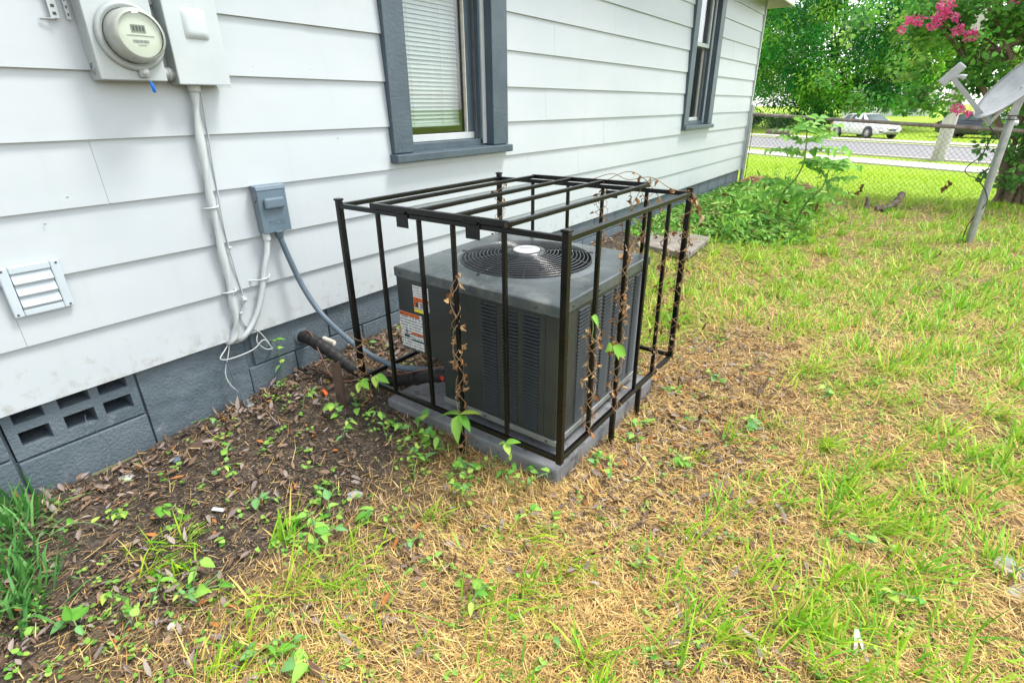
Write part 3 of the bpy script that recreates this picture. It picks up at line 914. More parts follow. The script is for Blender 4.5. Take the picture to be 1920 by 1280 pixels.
cab = thing("service_cable", "thick twisted white cable running down the siding from breaker panel", "cable", (.03, 1.0, .31))
def rel(o, org):
    for v in o.data.vertices:
        v.co -= Vector(org)
    return o
rel(build("cable", twisted([(.036, 1.026, 1.285), (.034, 1.012, 1.162), (.032, .998, .975), (.03, .994, .836), (.03, .991, .645), (.03, .988, .486), (.03, .980, .37), (.018, .952, .306), (-.03, .945, .29)], .0165, .0105, 3.2),
          'conduit_white', cab), (.03, 1.0, .31))
for y_, z_ in ((.995, .855), (.990, .515)):
    o = rel(build("strap", MB().tube([(.016, y_ - .028, z_), (.045, y_ - .014, z_ + .003), (.046, y_ + .012, z_ + .003), (.016, y_ + .028, z_ + .005)], .004, 6), 'conduit_white', cab), (.03, 1.0, .31))
tw = thing("thin_cable", "thin pale wire hanging beside the twisted cable on the siding", "cable", (.015, 1.04, .34))
wp = smooth_path([(.03, 1.05, 1.285), (.016, 1.048, 1.123), (.016, 1.036, .93), (.016, 1.029, .765), (.016, 1.034, .609), (.016, 1.043, .479), (.016, 1.038, .444), (.016, 1.013, .398), (.016, 1.03, .343), (.01, 1.08, .30), (.0, 1.13, .20)], 8)
rel(build("wire", MB().tube(wp, .0032, 6), 'conduit_white', tw), (.015, 1.04, .34))
for y_, z_ in ((1.033, .69), (1.041, .475), (1.018, .41)):
    rel(build("clip", MB().box((.0125, y_ - .008, z_ - .003), (.022, y_ + .008, z_ + .005)), 'conduit_white', tw, bevel=.002), (.015, 1.04, .34))
rel(build("knot", MB().lathe([(.0001, -.012), (.009, -.007), (.010, .004), (.0001, .010)], 8, 'y', (.022, 1.044, .465)), 'conduit_white', tw), (.015, 1.04, .34))

gw = thing("ground_wires", "loose grey wires looping below the cables to a ground clamp", "wire", (.02, 1.0, 0.02))
for k_, pts in enumerate([
    [(.0, .95, .30), (.015, .93, .26), (.02, .895, .18), (.025, .90, .12), (.03, .93, .06), (.05, .93, .0)],
    [(.0, .955, .30), (.012, .92, .275), (.03, .885, .25), (.03, .93, .235), (.02, 1.03, .235), (.015, 1.09, .26), (.012, 1.12, .21)],
    [(.012, .90, .27), (.03, .91, .20), (.03, .915, .13), (.04, .93, .05), (.06, .94, .0)],
    [(.0, 1.08, .30), (.012, 1.06, .26), (.014, 1.09, .215), (.014, 1.12, .205)]]):
    rel(build("wire", MB().tube(smooth_path(pts, 8), .0026, 6), 'cable' if k_ != 2 else 'conduit_grey', gw), (.02, 1.0, .02))
rel(build("ground_rod", MB().tube([(.085, .93, -.1), (.07, .935, .045)], .008, 8), 'galv', gw), (.02, 1.0, .02))
rel(build("clamp", MB().box((.058, .92, .005), (.09, .952, .022)), 'galv', gw, bevel=.003), (.02, 1.0, .02))
vw = tag(build("loose_wire", MB().tube(smooth_path([(-.03, .41, .20), (.01, .40, .185), (.015, .42, .13), (.016, .435, .07), (.018, .425, .0), (.03, .42, -.045)], 6), .0011, 5), 'conduit_grey'),
         "single thin wire dangling from the vent block", "wire")

# disconnect box
dis = thing("disconnect_box", "slate-blue disconnect box with raised pull handle on the siding", "electrical box", (0, 1.232, .725))
do = Vector((0, 1.232, .725))
def dpart(name, mb, mat, bevel=0.0):
    o = build(name, mb, mat, dis, bevel=bevel)
    for v in o.data.vertices:
        v.co -= do
    return o
dpart("body", MB().box((.0105, 1.1685, .7255), (.052, 1.2945, .9135)), 'disc_dark', .003)
dpart("door", MB().box((.0525, 1.1675, .724), (.0575, 1.2955, .898)), 'disc', .003)
dpart("lid", MB().add([(.0105, 1.166, .899), (.060, 1.166, .899), (.060, 1.297, .899), (.0105, 1.297, .899), (.0105, 1.166, .919), (.054, 1.166, .916), (.054, 1.297, .916), (.0105, 1.297, .919)],
      [(0, 3, 2, 1), (4, 5, 6, 7), (0, 1, 5, 4), (1, 2, 6, 5), (2, 3, 7, 6), (3, 0, 4, 7)]), 'disc', .002)
dpart("pull_handle", MB().box((.0575, 1.187, .823), (.0735, 1.278, .868)), 'disc', .009)
dpart("latch", MB().box((.0575, 1.221, .721), (.061, 1.252, .728)), 'disc', .001)
for z_ in (.858, .868, .85):
    dpart("side_notch", MB().box((.03 + (z_ - .85), 1.167, z_), (.036 + (z_ - .85), 1.1683, z_ + .006)), 'ink')
fc = bpy.data.curves.new("maker_mark", 'FONT')
fc.body = "MCG"; fc.size = .032; fc.extrude = .0009; fc.align_x = 'CENTER'; fc.space_character = 1.15
tmp = bpy.data.objects.new("tmp", fc); COL.objects.link(tmp)
dg = bpy.context.evaluated_depsgraph_get()
tm = bpy.data.meshes.new_from_object(tmp.evaluated_get(dg))
bpy.data.objects.remove(tmp)
tm.materials.clear()
lt = link("maker_mark", tm, 'disc', dis, (.0578, 1.235 - do.y, .758 - do.z), (R(90), 0, R(90)))
dpart("white_hub", MB().lathe([(.0165, .696), (.0165, .712), (.0145, .7255)], 14, 'z', (.035, 1.186, 0)), 'conduit_white')
dpart("grey_hub", MB().lathe([(.0125, .690), (.0165, .700), (.0165, .716), (.014, .7255)], 14, 'z', (.036, 1.245, 0)), 'conduit_grey')

def ribbed(path, r, pitch, depth, n=12):
    P = smooth_path(path, 60)
    # resample evenly
    d = [0]
    for a_, b_ in zip(P[:-1], P[1:]):
        d.append(d[-1] + (b_ - a_).length)
    m_ = int(d[-1] / (pitch / 3))
    out, rs = [], []
    j = 0
    for i in range(m_ + 1):
        t = d[-1] * i / m_
        while j < len(d) - 2 and d[j + 1] < t:
            j += 1
        f = (t - d[j]) / max(d[j + 1] - d[j], 1e-9)
        out.append(P[j].lerp(P[j + 1], f))
        rs.append(r - (depth if i % 3 == 0 else 0))
    return MB().tube(out, rs, n)
wf = [(.035, 1.186, .70), (.037, 1.172, .64), (.037, 1.151, .587), (.037, 1.105, .455), (.036, 1.058, .371), (.03, 1.001, .311), (-.02, .965, .285)]
tag(build("white_conduit", ribbed(wf, .0125, .009, .0016), 'conduit_white'), "ribbed white flexible conduit curving down from the disconnect box", "conduit")
tag(build("conduit_strap", MB().tube([(.014, 1.085, .536), (.046, 1.115, .538), (.052, 1.134, .539), (.046, 1.153, .540), (.014, 1.178, .542)], .0035, 6), 'conduit_white'), "small white strap holding the ribbed conduit to siding", "strap")
gf = [(.036, 1.245, .70), (.05, 1.262, .60), (.08, 1.285, .47), (.15, 1.302, .36), (.27, 1.31, .285), (.4, 1.325, .222), (.55, 1.37, .168), (.70, 1.417, .175), (.80, 1.43, .20), (.86, 1.425, .265)]
tag(build("grey_conduit", ribbed(gf, .0125, .007, .0007), 'conduit_grey'), "slate-grey flexible conduit swooping from disconnect box to the condenser", "conduit")

# dryer vent
dv = thing("dryer_vent", "white plastic wall vent with three louvre flaps", "vent", (.012, .403, .688))
fr = MB()
for a_, b_ in (((0, -.078, -.080), (.014, -.052, .080)), ((0, .052, -.080), (.014, .078, .080)), ((0, -.052, .055), (.014, .052, .080)), ((0, -.052, -.080), (.014, .052, -.058))):
    fr.box(a_, b_)
build("frame", fr, 'vent', dv, bevel=.004)
build("back", MB().box((.0, -.052, -.058), (.002, .052, .055)), 'ink_grey', dv)
fl = MB().add([(.003, -.050, 0), (.012, -.050, 0), (.018, -.050, .008), (.006, -.050, .036), (.003, -.050, .036),
               (.003, .050, 0), (.012, .050, 0), (.018, .050, .008), (.006, .050, .036), (.003, .050, .036)],
              [(0, 1, 2, 3, 4), (9, 8, 7, 6, 5), (0, 5, 6, 1), (1, 6, 7, 2), (2, 7, 8, 3), (3, 8, 9, 4)]).mesh("flap")
for i in range(3):
    o = link("flap", fl, 'vent', dv, (0, 0, -.057 + i * .0372))
scr = MB().lathe([(.0001, .0015), (.003, .0012), (.0036, 0)], 8, 'x').mesh("screw")
for y_, z_ in ((-.068, .07), (.068, .07), (-.068, -.07), (.068, -.07)):
    link("screw", scr, 'ink', dv, (.0142, y_, z_))

# ------------------------------------------------------------------ condenser pad and air conditioner
PADZ = .055
padm = MB()
padm.box((.575, 1.285, -.06), (1.44, 2.12, PADZ))
tag(build("equipment_pad", padm, 'pad', bevel=.010, seg=3), "grey plastic equipment pad under the air conditioner", "pad")

AO = Vector((1.008, 1.72, .055))
ac = thing("air_conditioner", "charcoal outdoor air conditioner condenser with louvred sides and round fan guard", "air conditioner", AO, (R(.9), R(.9), 0))
def apart(name, mb, mat, parent=ac, bevel=0.0):
    o = build(name, mb, mat, parent, bevel=bevel)
    for v in o.data.vertices:
        v.co -= AO
    return o
X0, X1, Y0, Y1 = .632, 1.385, 1.360, 2.065
ZB, ZT = .115, .600        # cabinet bottom and underside of the lid
XN, YN, ZN = .858, 1.60, .288   # valve notch
# coil block, coloured near black so that the louvre gaps look shaded
apart("coil", MB().box((.915, Y0 + .016, ZB + .01), (X1 - .016, Y1 - .016, ZT - .14)), 'coil')
# corner posts
apart("corner_post", MB().box((X1 - .052, Y0 + .0, ZB), (X1, Y0 + .012, ZT)).box((X1 - .012, Y0 + .012, ZB), (X1, Y0 + .115, ZT)), 'ac', bevel=.002)
apart("corner_post", MB().box((X1 - .012, Y1 - .045, ZB), (X1, Y1, ZT)), 'ac', bevel=.002)
# louvred panels
NL = 33
def louvre_panel(label, side, cols, u0, u1):
    """side 'front': u = x on the face y=Y0; side 'right': u = y on the face x=X1"""
    zb, zt = ZB + .022, ZT - .012
    mb = MB()
    def bx(ua, ub, za, zb_):
        if side == 'front':
            mb.box((ua, Y0 + .0005, za), (ub, Y0 + .006, zb_))
        else:
            mb.box((X1 - .006, ua, za), (X1 - .0005, ub, zb_))
    us = [u0] + [c for ab in cols for c in ab] + [u1]
    for i in range(0, len(us), 2):
        bx(us[i], us[i + 1], ZB, ZT)
    for ca, cb in cols:
        bx(ca, cb, ZB, zb)
        bx(ca, cb, zt, ZT)
    pn = apart("louvre_panel", mb, 'ac')
    pn["label"] = label
    pitch = (zt - zb) / NL
    w = cols[0][1] - cols[0][0]
    lm = MB()
    if side == 'front':
        lm.add([(0, .0035, pitch * .92), (w, .0035, pitch * .92), (w, -.0065, pitch * .60), (0, -.0065, pitch * .60), (0, .0055, pitch * .80), (w, .0055, pitch * .80), (w, -.0055, pitch * .48), (0, -.0055, pitch * .48)],
               [(3, 2, 1, 0), (4, 5, 6, 7), (7, 6, 2, 3), (0, 1, 5, 4), (0, 4, 7, 3), (1, 2, 6, 5)])
    else:
        lm.add([(-.0035, 0, pitch * .92), (-.0035, w, pitch * .92), (.0065, w, pitch * .60), (.0065, 0, pitch * .60), (-.0055, 0, pitch * .80), (-.0055, w, pitch * .80), (.0055, w, pitch * .48), (.0055, 0, pitch * .48)],
               [(0, 1, 2, 3), (7, 6, 5, 4), (3, 2, 6, 7), (4, 5, 1, 0), (3, 7, 4, 0), (5, 6, 2, 1)])
    me_ = lm.mesh("louvre")
    for ca, cb in cols:
        for i in range(NL):
            z_ = zb + i * pitch
            loc = Vector((ca, Y0, z_)) if side == 'front' else Vector((X1, ca, z_))
            link("louvre", me_, 'ac_slat', pn, loc - AO)
cf = [(1.062 + i * .090, 1.062 + i * .090 + .068) for i in range(3)]
louvre_panel("front louvre panel with three columns of slats", 'front', cf, .990, X1 - .0525)
cr = [(Y0 + .125 + i * .0905, Y0 + .125 + i * .0905 + .070) for i in range(6)]
louvre_panel("louvre panel facing the lawn", 'right', cr, Y0 + .1155, Y1 - .0455)
apart("seam_strip", MB().box((.912, Y0 - .001, ZB), (.9895, Y0 + .012, ZT)), 'ac', bevel=.002)
apart("service_panel", MB().box((X0, Y0 - .003, ZN), (.9115, Y0 + .010, ZT)), 'ac', bevel=.003)
apart("notch_post", MB().box((XN, Y0 + .0005, ZB), (.9112, Y0 + .014, ZN - .0005)), 'ac', bevel=.002)
side = MB().box((X0, Y0 + .011, ZN), (X0 + .010, Y1 - .0005, ZT)).box((X0, YN, ZB), (X0 + .010, Y1 - .0005, ZN - .0005))
apart("side_panel", side, 'ac')
apart("back_panel", MB().box((X0 + .0105, Y1 - .010, ZB), (X1 - .0125, Y1, ZT)), 'ac')
apart("valve_recess", MB().box((XN, Y0 + .0145, ZB + .01), (XN + .008, YN, ZN)).box((X0 + .0105, YN, ZB + .01), (XN + .008, YN + .008, ZN - .0005)).box((X0 + .0105, Y0 + .0105, ZN), (XN + .05, YN + .008, ZN + .008)), 'ac_in')
# base pan: a pale galvanised rim
bp_ = MB().box((XN - .005, Y0 - .006, ZB - .012), (X1 + .006, Y0 + .004, ZB + .010)).box((X1 - .004, Y0 + .004, ZB - .012), (X1 + .006, Y1 + .004, ZB + .010))
apart("base_rim", bp_, 'galv', bevel=.002)
apart("base_pan", MB().box((XN - .004, Y0 + .005, ZB - .011), (X1 - .005, Y1, ZB - .002)).box((X0, YN, ZB - .011), (XN - .005, Y1, ZB - .002)), 'ac_in')
for fx_, fy_ in ((.95, 1.45), (1.30, 1.45), (1.30, 1.98), (.72, 1.98)):
    apart("foot", MB().lathe([(.035, PADZ), (.030, ZB - .011)], 12, 'z', (fx_, fy_, 0)), 'black_rubber')
# lid with a round opening
FC = Vector((1.010, 1.715)); FR = .262
lid = MB()
NS = 64
sq = []
for i in range(NS):
    t = 2 * math.pi * i / NS
    c, s_ = math.cos(t), math.sin(t)
    hx, hy2 = (X1 + .004 - (X0 - .004)) / 2, (Y1 + .004 - (Y0 - .006)) / 2
    mx_, my_ = (X1 + X0) / 2, (Y1 + Y0 - .002) / 2
    k_ = min(hx / max(abs(c), 1e-6), hy2 / max(abs(s_), 1e-6))
    sq.append((mx_ + c * k_, my_ + s_ * k_))
corner = [(X0 - .004, Y0 - .006), (X1 + .004, Y0 - .006), (X1 + .004, Y1 + .004), (X0 - .004, Y1 + .004)]
for cpt in corner:
    j = min(range(NS), key=lambda q: (sq[q][0] - cpt[0]) ** 2 + (sq[q][1] - cpt[1]) ** 2)
    sq[j] = cpt
zt = .640
vs_, fs_ = [], []
prof = [(None, ZT + .0005), (None, zt - .004), (-.006, zt), (FR + .035, zt + .004), (FR + .012, zt + .012), (FR, zt + .010), (FR - .004, zt - .02), (FR - .004, .47)]
for kk, (r_, z_) in enumerate(prof):
    for i in range(NS):
        t = 2 * math.pi * i / NS
        if r_ is None:
            vs_.append((*sq[i], z_))
        elif r_ < 0:
            q = Vector(sq[i]); d_ = (Vector(((X0 + X1) / 2, (Y0 + Y1) / 2)) - q).normalized() * .007
            vs_.append((q.x + d_.x, q.y + d_.y, z_))
        else:
            vs_.append((FC.x + r_ * math.cos(t), FC.y + r_ * math.sin(t), z_))
for kk in range(len(prof) - 1):
    for i in range(NS):
        i2 = (i + 1) % NS
        fs_.append((kk * NS + i, kk * NS + i2, (kk + 1) * NS + i2, (kk + 1) * NS + i))
lid.add(vs_, fs_)
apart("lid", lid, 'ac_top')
apart("shroud_floor", MB().lathe([(.0001, .462), (FR + .06, .461)], 32, 'z', (FC.x, FC.y, 0)), 'ac_in')
fan = apart("fan", MB().lathe([(.0001, .60), (.05, .60), (.055, .59), (.055, .47)], 20, 'z', (FC.x, FC.y, 0)), 'ac_in')
for i in range(3):
    t0 = 2 * math.pi * i / 3 + .4
    vs_, fs_ = [], []
    for a_ in range(7):
        for r_ in (.05, .15, FR - .02):
            t = t0 + a_ / 6 * 1.25
            vs_.append((FC.x + r_ * math.cos(t), FC.y + r_ * math.sin(t), .505 + .055 * a_ / 6))
    for a_ in range(6):
        for k_ in range(2):
            b_ = a_ * 3 + k_
            fs_.append((b_, b_ + 1, b_ + 4, b_ + 3))
    apart("fan_blade", MB().add(vs_, fs_, True), 'ac_in', fan)
# wire guard: concentric rings, spokes, badge
guard = apart("fan_guard", MB().lathe([(.0001, zt + .045), (.072, zt + .0435), (.078, zt + .036), (.078, zt + .028), (.0001, zt + .027)], 40, 'z', (FC.x, FC.y, 0)), 'wire')
def gz_(r_):
    t = (r_ - .08) / (FR - .08)
    return zt + .036 - .022 * max(0, t) ** 2.2
NRING = 13
for i in range(NRING):
    r_ = .083 + (FR - .002 - .083) * i / (NRING - 1)
    path = [(FC.x + r_ * math.cos(2 * math.pi * j / 56), FC.y + r_ * math.sin(2 * math.pi * j / 56), gz_(r_)) for j in range(56)]
    apart("guard_ring", MB().tube(path, .0022, 6, closed=True), 'wire', guard)
for i in range(10):
    t = 2 * math.pi * i / 10 + .25
    path = [(FC.x + r_ * math.cos(t), FC.y + r_ * math.sin(t), gz_(r_) - .0042) for r_ in np.linspace(.07, FR + .012, 9)]
    apart("guard_spoke", MB().tube(path, .0024, 6), 'wire', guard)
    if i % 2:
        apart("guard_clip", MB().bar(path[-2], (FC.x + (FR + .022) * math.cos(t), FC.y + (FR + .022) * math.sin(t), zt + .012), .010, .006), 'wire', guard)
apart("badge", MB().lathe([(.0001, zt + .0495), (.044, zt + .049), (.052, zt + .0465), (.053, zt + .0438)], 36, 'z', (FC.x, FC.y, 0)), 'badge', guard)
apart("badge_print", MB().box((-.025, -.006, 0), (.025, .006, .0006), Matrix.Translation((FC.x, FC.y, zt + .0497)) @ Matrix.Rotation(R(38), 4, 'Z')), 'ink_grey', guard)
# lid screws
sc_ = MB().lathe([(.0001, .003), (.004, .0025), (.005, 0)], 8, 'y').mesh("lid_screw")
for x_ in (.66, .80, 1.03, 1.30):
    link("lid_screw", sc_, 'ink', ac, Vector((x_, Y0 - .0065, .618)) - AO, (0, 0, R(180)))
for y_ in (1.44, 1.62, 1.80, 1.98):
    link("lid_screw", sc_, 'ink', ac, Vector((X1 + .0045, y_, .618)) - AO, (0, 0, R(-90)))
for x_, z_ in ((.93, .58), (.93, .36), (.93, .2), (1.07, ZB), (1.35, ZB)):
    link("lid_screw", sc_, 'ink', ac, Vector((x_, Y0 - .0062 if z_ == ZB else Y0 - .0012, z_)) - AO, (0, 0, R(180)))
# stickers (flat print)
ys_ = Y0 - .0034
def sticker(name, x0, x1, z0, z1, mat, lift=0.0, parent=ac):
    return apart(name, MB().box((x0, ys_ - .0006 - lift, z0), (x1, ys_ - lift, z1)), mat, parent)
s1 = sticker("rating_label", .722, .806, .482, .580, 'paper_print2')
sticker("label_print", .7235, .8045, .515, .532, 'orange_print', .0008, s1)
sticker("label_print", .7235, .748, .490, .5145, 'orange_print', .0008, s1)
sticker("label_print", .735, .745, .495, .512, 'ink', .0016, s1)
for i in range(3):
    sticker("label_print", .758, .802, .491 + i * .008, .4945 + i * .008, 'ink', .0008, s1)
sticker("yellow_label", .722, .772, .4695, .4815, 'yellow')
s2 = sticker("warning_label", .634, .760, .298, .456, 'paper_print')
sticker("label_print", .6345, .745, .440, .4555, 'orange_print', .0008, s2)
sticker("label_print", .694, .7595, .365, .3745, 'orange_print', .0008, s2)
sticker("label_print", .6955, .7595, .336, .344, 'green_print', .0008, s2)
sticker("label_print", .653, .681, .345, .358, 'ink', .0008, s2)
sticker("label_print", .664, .672, .366, .380, 'ink', .0008, s2)
apart("label_print", MB().add([(.640, ys_ - .0018, .443), (.652, ys_ - .0018, .443), (.646, ys_ - .0018, .4535)], [(0, 1, 2)]), 'ink', s2)
# service valves in the notch
apart("service_valve", MB().tube([(XN - .002, 1.405, .20), (XN - .03, 1.405, .20)], .013, 10).tube([(XN - .018, 1.405, .17), (XN - .018, 1.405, .235)], .010, 10), 'brass')
apart("service_valve", MB().tube([(XN - .002, 1.43, .262), (XN - .04, 1.43, .262)], .012, 10).tube([(XN - .018, 1.43, .245), (XN - .018, 1.43, .284)], .009, 8), 'brass')
apart("valve_cap", MB().lathe([(.0001, 1.376), (.011, 1.377), (.011, 1.398)], 12, 'y', (XN - .032, 0, .192)).lathe([(.0115, 1.3765), (.0085, 1.375), (.0085, 1.3765)], 12, 'y', (XN - .032, 0, .192)), 'red')
apart("valve_tag", MB().box((XN - .03, 1.40, .245), (XN - .005, 1.402, .275)), 'yellow')

# refrigerant line set, low-voltage wire, drain pipe
lp = [(-.04, 1.287, .2), (.03, 1.288, .203), (.12, 1.297, .185), (.22, 1.312, .145), (.32, 1.33, .100), (.45, 1.375, .072), (.6, 1.392, .108), (.72, 1.398, .155), (.85, 1.405, .198)]
P = smooth_path(lp, 10)
tag(build("refrigerant_line", MB().tube(P, [.0275 + .0018 * math.sin(i * 1.7) for i in range(len(P))], 14), 'foam'), "thick black foam-insulated pipe from foundation to the condenser", "pipe")
lo = bpy.data.objects["refrigerant_line"]
build("pipe_tag", MB().box((.255, 1.278, .098), (.256, 1.296, .122)), 'badge', lo)
for i0 in (18, 34, 52, 64):
    if i0 + 1 < len(P):
        build("tape_wrap", MB().tube([P[i0], P[i0 + 1]], .0312, 14), 'black_rubber', lo)
cw = [(-.01, 1.31, .225), (.05, 1.296, .232), (.10, 1.283, .21), (.17, 1.262, .15), (.25, 1.25, .075), (.33, 1.27, .07), (.42, 1.345, .085), (.55, 1.37, .125), (.7, 1.37, .19), (.83, 1.40, .235)]
tag(build("control_wire", MB().tube(smooth_path(cw, 8), .0034, 6), 'copper_wire'), "thin brown control wire draped along the black pipe", "wire")
tag(build("drain_pipe", MB().tube([(-.05, 1.40, .150), (.06, 1.413, .138)], .0135, 14, cap=False).tube([(.06, 1.413, .138), (.061, 1.4131, .138), (.0, 1.4065, .1445)], [.0135, .0105, .0105], 14, cap=False), 'pvc'), "short off-white plastic pipe stub beside black pipe", "pipe")
tag(build("pipe_sealant", MB().lathe([(.026, -.016), (.040, -.012), (.042, -.008), (.036, -.006), (.027, -.003)], 18, 'x', (0, 1.287, .2)), 'mortar'), "grey sealant collar round the black pipe", "sealant")
# rusty stake, angle iron
st = MB()
for a_, b_ in (((-.015, -.014, -.25), (.015, -.0105, .232)), ((-.015, -.0105, -.25), (-.0115, .017, .232)), ((.0115, -.0105, -.25), (.015, .017, .232))):
    st.box(a_, b_)
tag(build("metal_stake", st, 'rust', loc=(.425, 1.165, 0), rot=(R(-1), R(-2.5), R(20)), bevel=.001), "rusty channel-iron stake driven into soil beside the cage", "stake")

# ------------------------------------------------------------------ security cage
CX0, CX1, CY0, CY1, CZB, CZT = .492, 1.476, 1.240, 2.222, .150, .872
cage = thing("security_cage", "black welded steel security cage around the air conditioner", "cage", (.984, 1.731, 0))
CO = Vector((.984, 1.731, 0))
def cpart(name, mb, mat='black_steel', parent=cage, bevel=.0025):
    o = build(name, mb, mat, parent, bevel=bevel)
    for v in o.data.vertices:
        v.co -= CO
    return o
PW, BW, RW = .0215, .0142, .0172
for (x_, y_, zb, zt_) in ((CX0, CY0, .135, .890), (CX1, CY0, .128, .890), (CX1, CY1, .135, .888), (CX0, CY1, .135, .892)):
    cpart("post", MB().bar((x_, y_, zb), (x_, y_, zt_), PW))
    cpart("post_cap", MB().bar((x_, y_, zt_ + .0005), (x_, y_, zt_ + .009), PW + .006))
h = PW / 2 + .0005
cpart("top_rail", MB().bar((CX0 + h, CY0, CZT), (CX1 - h, CY0, CZT), RW))
cpart("top_rail", MB().bar((CX0 + h, CY1, CZT), (CX1 - h, CY1, CZT), RW))
cpart("top_rail", MB().bar((CX1, CY0 + h, CZT), (CX1, CY1 - h, CZT), RW))
cpart("top_rail", MB().bar((CX0, CY0 + h, CZT), (CX0, CY1 - h, CZT), RW))
cpart("bottom_rail", MB().bar((CX0 + h, CY0, CZB), (CX1 - h, CY0, CZB - .008), RW))
cpart("bottom_rail", MB().bar((CX0 + h, CY1, CZB), (CX1 - h, CY1, CZB - .006), RW))
cpart("bottom_rail", MB().bar((CX1, CY0 + h, CZB - .006), (CX1, CY1 - h, CZB - .012), RW))
cpart("bottom_rail", MB().bar((CX0, CY0 + h, CZB), (CX0, CY1 - h, CZB), RW))
FB = [.704, .907, 1.058, 1.262]
for x_ in FB:
    cpart("bar", MB().bar((x_ - (.006 if x_ < .8 else 0), CY0, CZB + .0088), (x_, CY0, CZT - .0088), BW))
for x_ in (.70, .90, 1.08, 1.29):
    cpart("bar", MB().bar((x_, CY1, CZB + .0088), (x_, CY1, CZT - .0088), BW))
RB = [1.430, 1.635, 1.815, 2.0]
for y_ in RB:
    cpart("bar", MB().bar((CX1, y_, CZB + .0005), (CX1, y_, CZT - .0088), BW))
for (x_, y_) in ((1.045, CY0 - .0), (CX1, 1.632), (CX1, 1.872)):
    cpart("leg", MB().bar((x_, y_, -.12), (x_, y_, CZB - .018), .019))
# hinged lid
LX0, LX1, LY0, LY1, LZ = .690, 1.296, 1.228, 2.235, .8925
lidc = cpart("lid_rail", MB().bar((LX0, LY0 - .0, LZ), (LX1, LY0, LZ), .019))
lidc["label"] = "front rail of the hinged cage lid"
cpart("lid_rail", MB().bar((LX0, LY1, LZ), (LX1, LY1, LZ), .019))
for x_ in (LX0 + .009, .905, 1.07, LX1 - .009):
    cpart("lid_bar", MB().bar((x_, LY0 + .0098, LZ), (x_, LY1 - .0098, LZ), .0152))
for x_ in (.84, 1.15):
    hg = cpart("hinge_plate", MB().box((x_ - .028, CY0 - .0130, CZT - .040), (x_ + .028, CY0 - .0100, CZT + .008)), bevel=.001)
    cpart("hinge_pin", MB().tube([(x_ - .030, CY0 - .0225, CZT + .012), (x_ + .030, CY0 - .0225, CZT + .012)], .0055, 10), parent=hg, bevel=0)
cpart("rust_mark", MB().box((LX1 - .016, LY0 - .0105, LZ - .008), (LX1 - .004, LY0 - .0097, LZ + .006)), 'rust', bevel=0)
cpart("latch_plate", MB().box((1.10, CY1 - .005, CZT - .045), (1.155, CY1 + .0, CZT - .0135)), bevel=.001)

# ------------------------------------------------------------------ chain-link fence
FY = 8.98
fence = thing("chain_link_fence", "rusty-railed chain-link fence at the end of the yard", "fence", (0, FY, 0))
def rail_z(x): return 1.079 - .0617 * (x - .07)
def fbase(x): return rail_z(x) - .93
build("post", MB().tube([(.035, 0, -.3), (.035, 0, 1.19)], .031, 14), 'galv', fence)
build("post_cap", MB().lathe([(.033, 1.186), (.033, 1.196), (.020, 1.216), (.0001, 1.222)], 14, 'z', (.035, 0, 0)), 'galv', fence)
for xp in (3.75, 7.2):
    build("post", MB().tube([(xp, .035, -.3), (xp, .035, rail_z(xp) + .02)], .026, 12), 'galv', fence)
build("top_rail", MB().tube([(.066, 0, rail_z(.066)), (7.3, 0, rail_z(7.3))], .0225, 12), 'rail_rust', fence)
for z_ in (.95, .62, .30):
    build("tension_band", MB().tube([(.07, -.012, z_), (.035, -.034, z_), (.0, -.012, z_)], .004, 6), 'galv', fence)
build("tension_bar", MB().tube([(.088, -.004, .16), (.088, -.004, 1.05)], .005, 6), 'rust', fence)
S_ = .062                      # diamond size
zig = MB()
pts = []
for i in range(31):
    pts.append((S_ / 2 * (i % 2), .003 * (1 if i % 2 else -1), -i * S_ / 2))
zig.tube(pts, .0020, 4, cap=False, smooth=False)
zm_ = zig.mesh("wire")
x_ = .092
k_ = 0
while x_ < 7.2:
    o = link("wire", zm_, 'fence_wire', fence, (x_, 0, rail_z(x_) - .004))
    x_ += S_ / 2 * 1.0
    k_ += 1
    o.scale = (1 if k_ % 2 else -1, 1, 1)
    if not k_ % 2:
        o.location.x += S_ / 2
for xt in (1.15, 2.2, 3.2):
    build("tie_wire", MB().tube([(xt, -.024, rail_z(xt) - .03), (xt + .003, -.026, rail_z(xt) + .012), (xt + .006, .0, rail_z(xt) + .024), (xt + .008, .024, rail_z(xt))], .0022, 5), 'galv', fence)

# ------------------------------------------------------------------ satellite dish
dsh = thing("satellite_dish", "grey satellite dish on a galvanised pole at the yard's edge", "satellite dish", (2.75, 6.45, 0))
DO = Vector((2.75, 6.45, 0))
build("pole", MB().tube([(0, 0, -.2), (.004, 0, 1.14)], .031, 18), 'galv', dsh)
build("pole_cap", MB().lathe([(.033, 1.135), (.033, 1.146), (.0001, 1.147)], 18, 'z', (.004, 0, 0)), 'dish_arm', dsh)
build("pole_clamp", MB().tube([(0, 0, .40), (0, 0, .412)], .0345, 18), 'galv', dsh)
dn = Vector((-.74, -.33, .58)).normalized()      # dish axis, towards the sky
dc = Vector((-.03, -.05, 1.36))
ua = Vector((.62, 0, .78)); ua = (ua - dn * ua.dot(dn)).normalized()
va = dn.cross(ua)
vs_, fs_ = [], []
NR, NT = 10, 48
for side_ in (0, 1):
    for i in range(NR + 1):
        for j in range(NT):
            t = 2 * math.pi * j / NT
            r_ = i / NR
            dep = .055 * r_ * r_
            p_ = dc + ua * (.345 * r_ * math.cos(t)) + va * (.29 * r_ * math.sin(t)) + dn * (dep - .055 - .005 * side_)
            vs_.append(p_)
n1_ = (NR + 1) * NT
